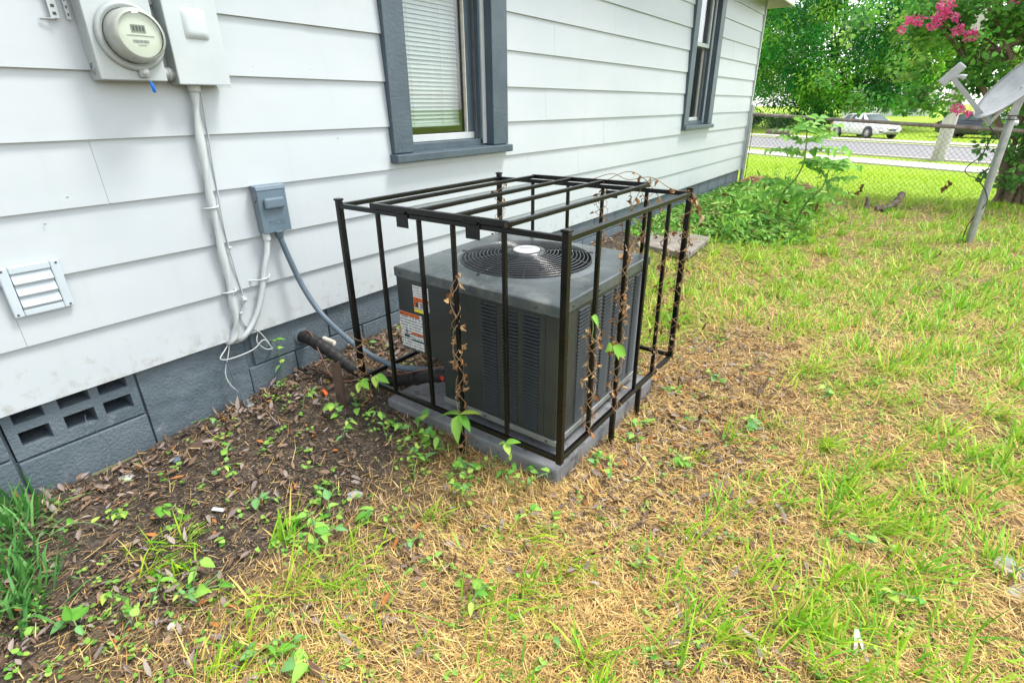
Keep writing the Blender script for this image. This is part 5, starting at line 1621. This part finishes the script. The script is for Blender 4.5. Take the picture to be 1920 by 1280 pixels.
def from_left(p_):
    d = Vector((p_[0], p_[1], 0)) - Vector((2.2009, 0, 1.2))
    return d.dot(_r) / d.dot(_f)
WEEDS.sort(key=from_left)
seen_ = {}
for i, (wx, wy) in enumerate(WEEDS):
    near_pad = 1.0 < wy < 1.25 and .5 < wx < 1.45
    pl = weed_place(wx, wy)
    q = seen_.get(pl, 0); seen_[pl] = q + 1
    lab = ("leftmost" if q == 0 else ORD[q] + " from the left") + " of the broad-leaved " + pl
    wz = float(gh(wx, wy))
    wd = thing("weed", lab, "weed", (wx, wy, wz - .004), (0, 0, rngW.uniform(0, 6.28)), "broad-leaved weeds")
    hh = rngW.uniform(.03, .07) * (1.35 if near_pad else 1)
    trail = rngW.uniform(.03, .11)
    P = [Vector((0, 0, -.01)), Vector((trail * .35, rngW.uniform(-.02, .02), hh * .8)), Vector((trail, rngW.uniform(-.03, .03), hh * rngW.uniform(.5, 1.1)))]
    if rngW.random() < .5:
        P.append(P[-1] + Vector((rngW.uniform(.02, .05), rngW.uniform(-.04, .04), rngW.uniform(-.02, .02))))
    P = smooth_path(P, 4)
    build("stem", MB().tube(P, .0016, 5), 'stem_green', wd)
    nl = rngW.randint(6, 13)
    big = rngW.uniform(.8, 1.25) * (1.1 if near_pad else 1)
    for k in range(nl):
        t = (k + rngW.random()) / nl
        p_ = P[min(len(P) - 1, 1 + int(t * (len(P) - 1)))]
        an = rngW.uniform(0, 6.28)
        sz = rngW.choice((.014, .02, .026, .033, .040)) * big
        o = link("leaf", LEAFM[rngW.randrange(10)], 'leaf', wd, p_, (rngW.uniform(-.7, .7), rngW.uniform(-.6, .5), an))
        o.scale = (sz, sz * rngW.uniform(.8, 1.5), sz)
# taller thin weed with a bare stalk against the foundation
tw2 = thing("stalk_weed", "thin upright weed stalk with a few leaves against the foundation", "weed", (.03, 1.135, .0))
build("stem", MB().tube(smooth_path([(0, 0, -.02), (.004, .004, .12), (0, .002, .26)], 5), .0014, 5), 'stem_green', tw2)
for k, (z_, an) in enumerate(((.25, .6), (.24, 3.2), (.20, 1.9), (.12, 5.0), (.13, 2.2))):
    o = link("leaf", LEAFM[k], 'leaf', tw2, (0, .002, z_), (.2, -.1, an)); o.scale = (.045,) * 3

# ------------------------------------------------------------------ dead vines on the cage
rngV = random.Random(17)
DEADM = []
DCOL = [(.24, .12, .05), (.40, .26, .13), (.17, .085, .04), (.46, .34, .20)]
for i in range(6):
    L_, seg = 1.0, 5
    vs3, fs3 = [], []
    for a_ in range(seg + 1):
        t = a_ / seg
        w = (.26 + .05 * (i % 3)) * math.sin(math.pi * min(.95, t + .05)) + .01
        tw3 = (.6 + .3 * i) * t
        for s in (-1, 0, 1):
            y_, z_ = s * w, abs(s) * w * (.9 + .2 * (i % 2))
            vs3.append((t * L_ - .25 * t * t * (i % 3), y_ * math.cos(tw3) - z_ * math.sin(tw3), y_ * math.sin(tw3) + z_ * math.cos(tw3) - .35 * t * t))
    for a_ in range(seg):
        for j in range(2):
            b = a_ * 3 + j
            fs3.append((b, b + 3, b + 4, b + 1))
    m3 = bpy.data.meshes.new("dead_leaf"); m3.from_pydata(vs3, [], fs3)
    at3 = m3.color_attributes.new("col", 'FLOAT_COLOR', 'POINT')
    c3 = DCOL[i % 4]
    for d in at3.data:
        k = rngV.uniform(.75, 1.25); d.color = (c3[0] * k, c3[1] * k, c3[2] * k, 1)
    m3.update()
    DEADM.append(m3)

def vine(label, x, y, z0, z1, nleaf, turns=6, rad=.017, strands=2, size=.032, loose=.012):
    v = thing("dead_vine", label, "vine", (x, y, z0), group="dead vines on the cage")
    allp = []
    for s in range(strands + 1):
        ph = rngV.uniform(0, 6.28)
        tt = turns * rngV.uniform(.8, 1.2) * (1 if s % 2 == 0 else -.7)
        P = []
        n = 46
        for i in range(n + 1):
            t = i / n
            r_ = rad + loose * .5 * (1 + math.sin(t * 17 + s * 2 + ph)) * rngV.uniform(.3, 1.0) * .6
            P.append(Vector((r_ * math.cos(ph + tt * 6.28 * t), r_ * math.sin(ph + tt * 6.28 * t), (z1 - z0) * t)))
        build("stem", MB().tube(P, .0014, 5), 'dead_stem', v)
        allp += P
    for k in range(int(nleaf * 1.5)):
        p_ = rngV.choice(allp)
        out = Vector((p_.x, p_.y, rngV.uniform(-.02, .004))).normalized()
        o = link("dead_leaf", DEADM[rngV.randrange(6)], 'litter', v, p_ + out * .004)
        o.rotation_euler = (rngV.uniform(0, 6.28), rngV.uniform(.2, 1.4), math.atan2(p_.y, p_.x) + rngV.uniform(-.9, .9))
        s = .55 * size * rngV.choice((.45, .6, .8, 1.0, 1.3, 1.7))
        o.scale = (s, s * rngV.uniform(.7, 1), s)
    return v
vine("dead brown vine wound up the far lawn-side corner post of the cage", CX1, CY1, .13, .87, 60, 8, .020, 3)
vine("dead vine wound round the last side bar before the far corner post", CX1, 2.0, .14, .80, 44, 7, .015, 2)
vine("dead vine with curled leaves on the second side bar of the cage", CX1, 1.635, .14, .78, 52, 6, .013, 3, .036, .014)
vine("dead vine clinging low on the side bar nearest the front corner", CX1, 1.430, .16, .55, 34, 4, .013, 3, .034, .022)
vine("dry vine with pale curled leaves on the front leg bar", 1.050, CY0, .02, .70, 48, 6, .013, 3, .036, .014)
vine("dry vine tangled round the foot of the wall-side front post", CX0, CY0, .03, .36, 22, 5, .019, 3, .030, .02)
vine("dead vine on the back post of the cage by the wall", CX0, CY1, .55, .88, 22, 4, .019, 2, .03, .02)
vine("dead vine on the rear bar of the cage, third from the wall", 1.08, CY1, .50, .86, 26, 4, .016, 2, .03, .03)
vine("dead vine on the rear bar of the cage, last before the lawn", 1.29, CY1, .50, .86, 22, 4, .016, 2, .03, .03)
# loose runners over the back of the lid
run = thing("dead_vine", "loose dead runners draped across the back corner of the cage lid", "vine", (1.2, 2.2, .88), group="dead vines on the cage")
for pts_ in ([(-.18, .03, .02), (-.08, .03, .05), (.0, .02, .03), (.10, .03, .045), (.2, .0, .01), (.27, .01, .0)], [(-.14, .02, .0), (-.02, .05, .06), (.08, .03, .03), (.18, .02, -.05), (.28, .02, .01)],
             [(.27, .02, .01), (.30, .04, -.04), (.315, .05, -.09)], [(.27, .01, .01), (.31, .02, -.03), (.33, .03, -.10)], [(.02, .0, .0), (.04, -.02, -.09), (.0, -.05, -.17)], [(.16, -.02, -.02), (.19, -.06, -.08), (.13, -.12, -.2)], [(.08, -.02, 0), (.05, -.06, -.10), (.08, -.08, -.2)]):
    P = smooth_path(pts_, 6)
    build("stem", MB().tube(P, .0017, 5), 'dead_stem', run)
    for k in range(6):
        p_ = rngV.choice(P)
        o = link("dead_leaf", DEADM[rngV.randrange(6)], 'litter', run, p_, (rngV.uniform(0, 6), rngV.uniform(.6, 1.6), rngV.uniform(0, 6)))
        s = rngV.uniform(.02, .045); o.scale = (s, s * .8, s)
# living vine sprigs
def sprig(label, x, y, z, lv):
    v = thing("vine_sprig", label, "vine", (x, y, z), group="green vine sprigs")
    build("stem", MB().tube(smooth_path([(0, 0, -.08), (.006, -.006, -.03), (0, -.01, 0)], 4), .002, 5), 'stem_green', v)
    for k, (rx_, ry_, rz_, s) in enumerate(lv):
        o = link("leaf", LEAFM[(k * 3 + 1) % 10], 'leaf', v, (0, -.01, 0), (rx_, ry_, rz_)); o.scale = (s, s * 1.1, s)
sprig("green vine sprig with long pointed leaves on the front leg bar", 1.068, CY0 - .02, .185, [(.2, .1, 3.3, .10), (-.2, -.25, .5, .085), (.3, .5, -1.2, .095), (0, .25, -.35, .085)])
sprig("green vine leaves at the foot of wall-side front post", .53, CY0 - .03, .16, [(.3, -.1, -.3, .07), (.2, .3, -1.0, .06), (0, -.2, 1.2, .05), (.2, .1, 3.0, .05)])
sprig("heart-shaped green vine leaves hanging by the black pipe", .60, CY0 - .01, .20, [(.5, .1, .1, .07), (.1, .4, -.7, .06)])
sprig("green sprig with two leaves below the fourth front bar", 1.275, CY0 - .02, .145, [(.2, -.4, .4, .055), (.1, .3, -.6, .05), (0, .2, 3.4, .04)])
sprig("pale green leaves tangled in the dead vine on side bars", CX1 + .015, 1.56, .44, [(1.2, .6, .8, .08), (1.0, .9, 1.2, .085), (.8, .4, 2.0, .07)])
sprig("single light green blade at the top of the side louvres", CX1 + .01, 1.40, .60, [(.9, .7, 1.2, .07)])

# ------------------------------------------------------------------ small things lying about
pv = MB()
fr_p = Matrix.Identity(4)
pv.prism([(.194, 5.02), (.334, 4.42), (.845, 4.30), (.80, 5.03), (.5, 5.12)], .05, Matrix.Translation((0, 0, .035)))
tag(build("paving_slab", pv, 'paver', bevel=.008), "old flat stone slab in the grass behind the cage", "paving slab")
lgp = smooth_path([(0, 0, 0), (.10, .05, .02), (.18, .16, .07), (.22, .30, .16)], 6)
tag(build("bark_log", MB().tube(lgp, [.035 + .012 * math.sin(i * 1.9) for i in range(len(lgp))], 9), 'log', loc=(1.91, 7.9, .03)), "crooked piece of rotten bark lying before the fence", "log")
tag(build("bark_stub", MB().tube(smooth_path([(0, 0, -.03), (.01, .01, .06), (-.01, .02, .14)], 4), [.03, .034, .03, .028, .026, .024, .022, .018, .012], 8), 'log', loc=(1.80, 7.95, .02)), "short upright bark stub at the end of the rotten log", "log")
for i, (x_, z_, lab) in enumerate(((1.62, .17, "dark dead leaf caught low in the fence near the sapling"), (2.56, .27, "dark dead leaf caught in the fence near the dish pole"))):
    fl_ = thing("caught_leaf", lab, "leaf", (x_, FY - .02, z_))
    for k in range(3):
        o = link("leaf_blade", DEADM[2], 'litter', fl_, (0, 0, -.04 * k), (.6 * k, .4, 1.1 * k + i)); o.scale = (.10, .10, .10)
rngR = np.random.default_rng(12)
def rock(name, label, cat, x, y, r_, mat, flat=.45, zo=0.0):
    import bmesh as bm_
    b = bm_.new()
    bm_.ops.create_icosphere(b, subdivisions=2, radius=1)
    for v in b.verts:
        k = 1 + .22 * (rngR.random() - .5) * 2
        v.co = Vector((v.co.x * r_ * k, v.co.y * r_ * .75 * k, v.co.z * r_ * flat * k))
    me4 = bpy.data.meshes.new(name); b.to_mesh(me4); b.free()
    tag(link(name, me4, mat, None, (x, y, float(gh(x, y)) + r_ * flat * .3 + zo), (0, 0, rngR.random() * 6)), label, cat)
rock("stone", "pale grey stone in the bare soil before the pad", "stone", .896, .845, .026, 'stone')
rock("stone", "flat grey stone half buried in straw, the farther of two", "stone", 2.68, 1.75, .05, 'stone', .3)
rock("stone", "flat grey stone half buried in straw, the nearer of two", "stone", 2.70, 1.66, .04, 'stone', .3)
rock("stone", "small grey stone at the foot of the mossy block", "stone", .10, .43, .028, 'stone')
rock("stone", "bluish stone chip in the leaves beside the foundation", "stone", .17, .58, .02, 'conduit_grey')
rock("brick_chip", "orange brick chip lying in the soil", "brick chip", .935, .262, .012, 'rust')
rock("brick_chip", "tan brick chip next to the orange one", "brick chip", .918, .243, .013, 'pvc')
rock("clay_shard", "dark red clay shard among the dead leaves by the wall", "shard", .16, .66, .035, 'rust', .35)
tag(build("plastic_scrap", MB().box((-.022, -.007, 0), (.022, .007, .004)), 'badge', None, (.583, .534, float(gh(.583, .534)) + .008), (.1, .05, .5), bevel=.002), "white plastic scrap on the bare soil", "scrap")
tag(build("paper_strip", MB().add([(0, 0, 0), (.008, 0, .004), (.02, .07, .03), (.012, .07, .03), (.034, .0, .008), (.028, .0, .004)], [(0, 1, 2, 3), (2, 3, 5, 4)]), 'badge', None, (2.35, 1.16, float(gh(2.35, 1.16)) + .005), (0, 0, .3)), "torn white plastic strip in the straw", "scrap")
tag(build("orange_scrap", MB().tube([(0, 0, 0), (.035, -.012, .004), (.05, -.02, .002)], [.008, .009, .006], 8), 'orange', None, (.27, 1.18, float(gh(.27, 1.18)) + .012)), "bright orange plastic scrap beside the rusty stake", "scrap")

# ------------------------------------------------------------------ ground cover
CAMX = 2.2009
def polar(n, r0, r1, power=1.0):
    """points round the viewer's standing place, denser close by"""
    u = RNG.random(n) ** power
    r = r0 * (r1 / r0) ** u
    th = R(-28) + R(120) * RNG.random(n)         # 0 = along +y, + = towards the wall
    return CAMX - r * np.sin(th), r * np.cos(th), r
def off_pad(x, y):
    return ~((x > .56) & (x < 1.455) & (y > 1.27) & (y < 2.135))

def dryness(x, y):
    return fnoise(x + 11, y + 5, .9)

# dry straw lying flat
x, y, r = polar(460000, .55, 9.2, .90)
k = (x > .02) & (x < 4.6) & (y < 9.0) & (y > -.9) & off_pad(x, y)
k &= RNG.random(len(x)) < (1 - .55 * soil_mask(x - .35, y) - .41 * soil_mask(x, y)) * (.25 + 1.0 * fnoise(x, y, 3.3)) * (1 - .3 * sstep(y, 3.5, 7))
x, y, r = x[k], y[k], r[k]; n = len(x)
flow = 6.28 * vnoise(x, y, .9) * 1.2
head = flow + RNG.normal(size=n) * 1.0
base = np.stack([x, y, gh(x, y) + .002 + .020 * RNG.random(n) ** 2], 1)
t = RNG.random(n)
col = mixc((.64, .42, .13), (.80, .62, .28), t) * RNG.uniform(.6, 1.15, (n, 1))
dk = RNG.random(n) < .20 + .35 * soil_mask(x - .25, y)
col[dk] = mixc((.16, .10, .05), (.30, .20, .10), RNG.random(dk.sum()))
rd = RNG.random(n) < .16
col[rd] = mixc((.46, .26, .09), (.56, .36, .14), RNG.random(rd.sum()))
S1 = blades(base, head, RNG.normal(size=n) * .16 + .08, (.018 + .062 * RNG.random(n) ** 1.6) * (.9 + .10 * r), .0012 * (1 + .30 * r) * RNG.uniform(.6, 1.6, n), RNG.normal(size=n) * .5, col)
tag(link("dry_straw", np_mesh("dry_straw", *S1), 'straw'), "matted dry yellow grass covering the yard", "dry grass", kind="stuff")

# live grass: scattered blades where the yard is green, plus tufts
parts = []
def grass_cols(n):
    t = RNG.random(n)
    c = mixc((.10, .37, .012), (.42, .62, .03), t ** 1.1) * RNG.uniform(.75, 1.2, (n, 1))
    yl = RNG.random(n) < .18
    c[yl] = mixc((.50, .47, .08), (.60, .48, .14), RNG.random(yl.sum()))
    return c
x, y, r = polar(420000, .6, 9.3, .62)
k = (x > .03) & (x < 4.6) & (y < 9.15) & (y > -.9) & off_pad(x, y)
g = green_mask(x, y)
k &= RNG.random(len(x)) < np.clip(g * 1.25 - .30, 0, 1) * (.22 + .50 * sstep(r, 1.0, 3.5))
x, y, r = x[k], y[k], r[k]; n = len(x)
base = np.stack([x, y, gh(x, y) + .001], 1)
head = .75 + RNG.normal(size=n) * 1.15
ln = (.022 + .060 * RNG.random(n) ** 1.8) * (.8 + .5 * green_mask(x, y))
parts.append(blades(base, head, np.clip(.65 + RNG.normal(size=n) * .38, .08, 1.5), ln, .0024 * (1 + .20 * r) * RNG.uniform(.6, 1.5, n), RNG.random(n) * .9, grass_cols(n)))
# tufts
TUFT = [(0.69,0.27),(0.73,0.33),(1.27,0.38),(1.29,0.49),(1.31,0.57),(1.16,0.55),(1.62,0.65),(1.48,1.02),(1.79,1.19),(1.93,1.10),(1.77,1.73),(1.84,1.95),(2.00,1.72),(2.11,1.87),(2.26,1.80),(2.32,1.44),(2.43,1.83),(2.65,2.19),(2.49,1.74),(2.27,1.46),(2.71,2.31),(1.83,0.79),(1.19,0.90),(1.39,0.93),(2.30,2.06),(1.97,2.14),(2.76,2.56),(2.21,1.16),(2.45,1.22),(1.98,0.91),(1.0,.36),(1.06,.47),(1.47,.56),(1.75,.62),(1.9,.72),(1.55,.74),(.62,.40),(.58,.33),(1.1,.78),(.88,.58),(1.66,.98),(1.6,.86),(2.08,1.02),(2.33,1.1)]
tx, ty, tr_ = polar(4200, 1.0, 9.0, .75)
k = (tx > .12) & (ty < 9) & (tx < 4.5) & off_pad(tx, ty) & (RNG.random(len(tx)) < np.clip(green_mask(tx, ty) * 1.7 - .25, 0, 1))
TX = np.concatenate([[p_[0] for p_ in TUFT], tx[k]]); TY = np.concatenate([[p_[1] for p_ in TUFT], ty[k]])
cnt = RNG.integers(8, 34, len(TX)); cnt[:len(TUFT)] = RNG.integers(18, 60, len(TUFT))
hs_ = RNG.uniform(.7, 1.5, len(TX)); rad_ = RNG.uniform(.012, .045, len(TX)); hd_ = .8 + RNG.normal(size=len(TX)) * .6
idx = np.repeat(np.arange(len(TX)), cnt); n = len(idx)
ox, oy = RNG.normal(size=n) * rad_[idx], RNG.normal(size=n) * rad_[idx]
x, y = np.maximum(TX[idx] + ox, .02), TY[idx] + oy
r = np.hypot(x - CAMX, y)
head = np.where(RNG.random(n) < .65, hd_[idx] + RNG.normal(size=n) * .5, RNG.random(n) * 6.28)
parts.append(blades(np.stack([x, y, gh(x, y)], 1), head, np.clip(.85 + RNG.normal(size=n) * .33, .15, 1.5), (.05 + .095 * RNG.random(n)) * hs_[idx], .0039 * (1 + .16 * r) * RNG.uniform(.6, 1.4, n), RNG.random(n) * .7, grass_cols(n)))
tag(link("grass", np_mesh("grass", *combine(parts)), 'grass'), "patchy green grass and tufts growing through the dry thatch", "grass", kind="stuff")

# long dark grass at the foot of the wall, near corner
n = 260
cx_t = RNG.choice([.07, .14, .22, .31, .40, .50, .58], n) ; cy_t = np.interp(cx_t, [.05, .6], [.13, .03]) + RNG.normal(size=n) * .04
x = np.maximum(cx_t + RNG.normal(size=n) * .035, .03)
lg_ = blades(np.stack([x, cy_t, gh(x, cy_t)], 1), RNG.normal(size=n) * 1.3 + .4, np.clip(1.1 + RNG.normal(size=n) * .3, .2, 1.55), .08 + .13 * RNG.random(n), .0085 * RNG.uniform(.6, 1.3, n), RNG.random(n) * .8,
             mixc((.05, .20, .04), (.17, .40, .10), RNG.random(n)))
tag(link("long_grass", np_mesh("long_grass", *lg_), 'grass'), "clump of long dark green grass blades beside the foundation", "grass", kind="stuff")

# tiny seedlings sprinkled over soil and straw
x, y, r = polar(9000, .7, 5.0, .8)
k = (x > .04) & off_pad(x, y) & (x < 3.5) & (RNG.random(len(x)) < .12 + .26 * (fnoise(x + 2, y, 2.6) > .55))
x, y, r = x[k], y[k], r[k]; m = len(x)
rep = RNG.integers(2, 7, m); ix = np.repeat(np.arange(m), rep); n = len(ix)
xx, yy = x[ix] + RNG.normal(size=n) * .008, y[ix] + RNG.normal(size=n) * .008
an = RNG.random(n) * 6.28
tag(link("seedlings", np_mesh("seedlings", *leaves(np.stack([xx, yy, gh(xx, yy) + .006 + .02 * RNG.random(n)], 1), np.stack([np.cos(an), np.sin(an), RNG.normal(size=n) * .3], 1),
    unit(np.stack([RNG.normal(size=n) * .4, RNG.normal(size=n) * .4, np.ones(n)], 1)), .007 + .013 * RNG.random(n), mixc((.10, .34, .04), (.36, .58, .10), RNG.random(n)), 'broad', .2)), 'leaf'),
    "tiny green seedlings sprinkled over soil and straw", "seedlings", kind="stuff")

# mown lawn beyond the fence and verges
def lawn(n, r0, r1, name, label, test):
    x, y, r = polar(n, r0, r1, 1.0)
    k = test(x, y)
    x, y, r = x[k], y[k], r[k]; m = len(x)
    t = np.clip(.5 * RNG.random(m) + .6 * fnoise(x, y, .7) - .05, 0, 1)
    c = mixc((.24, .46, .015), (.55, .68, .04), t) * RNG.uniform(.8, 1.2, (m, 1))
    b = blades(np.stack([x, y, gh(x, y)], 1), RNG.random(m) * 6.28, np.clip(1.0 + RNG.normal(size=m) * .3, .2, 1.5), (.035 + .035 * RNG.random(m)) * (1 + .03 * r), .004 * (.5 + .13 * r), RNG.random(m) * .6, c)
    tag(link(name, np_mesh(name, *b), 'grass'), label, "grass", kind="stuff")
dline = lambda x, y: y + .55 * x
lawn(150000, 8.7, 32, "mown_lawn", "bright mown lawn between the fence and the sidewalk", lambda x, y: (y > 8.9) & (dline(x, y) < 24.2) & (y > 8.9))
lawn(60000, 24, 75, "verge_grass", "grass verges along the street and the field behind", lambda x, y: ((dline(x, y) > 26.5) & (dline(x, y) < 28.0)) | ((dline(x, y) > 37.3) & (dline(x, y) < 38.9)) | (dline(x, y) > 41.1))

# dead leaf litter
x, y, r = polar(80000, .6, 7.5, .62)
k = (x > .015) & off_pad(x, y) & (x < 4)
wgt = .75 * np.exp(-(x / .22) ** 2) + .12 * soil_mask(x, y) + (.12 + .14 * (y < 1.8)) * (vnoise(x, y, 2.7) > .52) + .9 * ((x > 0) & (x < .6) & (y > 1.4) & (y < 3.2)) + .75 * (1 - sstep(np.hypot((x - 1.6) / .38, (y - 2.2) / 1.1), .6, 1.3))
k &= RNG.random(len(x)) < wgt
x, y, r = x[k], y[k], r[k]; n = len(x)
t = RNG.random(n)
c = mixc((.10, .062, .040), (.27, .185, .125), t)
gy = RNG.random(n) < .35
c[gy] = mixc((.20, .16, .14), (.34, .285, .25), RNG.random(gy.sum()))
og = RNG.random(n) < .05
c[og] = (.42, .17, .05)
an = RNG.random(n) * 6.28
ax = np.stack([np.cos(an), np.sin(an), RNG.normal(size=n) * .22], 1)
nm = unit(np.stack([RNG.normal(size=n) * .35, RNG.normal(size=n) * .35, np.ones(n)], 1))
sz = (.010 + .034 * RNG.random(n) ** 2.2) * np.where(x < .3, 1.15, np.where(x > 1.1, 1.1, 1.0))
tag(link("leaf_litter", np_mesh("leaf_litter", *leaves(np.stack([x, y, gh(x, y) + .006 + .012 * RNG.random(n)], 1), ax, nm, sz, c, 'lance', .7, RNG.normal(size=n) * .5)), 'litter'),
    "dead brown leaves scattered over the soil and straw", "dead leaves", kind="stuff")
n = 2600
x = .45 + RNG.normal(size=n) * .38; y = 9.25 + RNG.normal(size=n) * .22
kk = (x > .05); x, y = x[kk], y[kk]; n = len(x)
an = RNG.random(n) * 6.28
tag(link("mulch", np_mesh("mulch", *leaves(np.stack([x, y, gh(x, y) + .01 + .03 * RNG.random(n)], 1), np.stack([np.cos(an), np.sin(an), RNG.normal(size=n) * .3], 1), unit(np.stack([RNG.normal(size=n) * .4, RNG.normal(size=n) * .4, np.ones(n)], 1)), .03 + .05 * RNG.random(n), mixc((.22, .09, .055), (.48, .27, .20), RNG.random(n)), 'lance', .5)), 'litter'),
    "reddish dry mulch heaped at the foot of the fence post", "mulch", kind="stuff")
# fine chips, twigs and grit on the bare soil
x, y, r = polar(110000, .6, 4.0, .8)
k = (x > .02) & off_pad(x, y) & (RNG.random(len(x)) < soil_mask(x, y))
x, y, r = x[k], y[k], r[k]; n = len(x)
c = mixc((.09, .06, .04), (.36, .27, .16), RNG.random(n) ** 1.3)
S2 = blades(np.stack([x, y, gh(x, y) + .002 + .006 * RNG.random(n)], 1), RNG.random(n) * 6.28, RNG.normal(size=n) * .12, .005 + .026 * RNG.random(n) ** 2.5, .0015 * RNG.uniform(.7, 2.4, n), RNG.normal(size=n) * .2, c)
tag(link("soil_debris", np_mesh("soil_debris", *S2), 'straw'), "wood chips and twigs over the dark soil", "debris", kind="stuff")
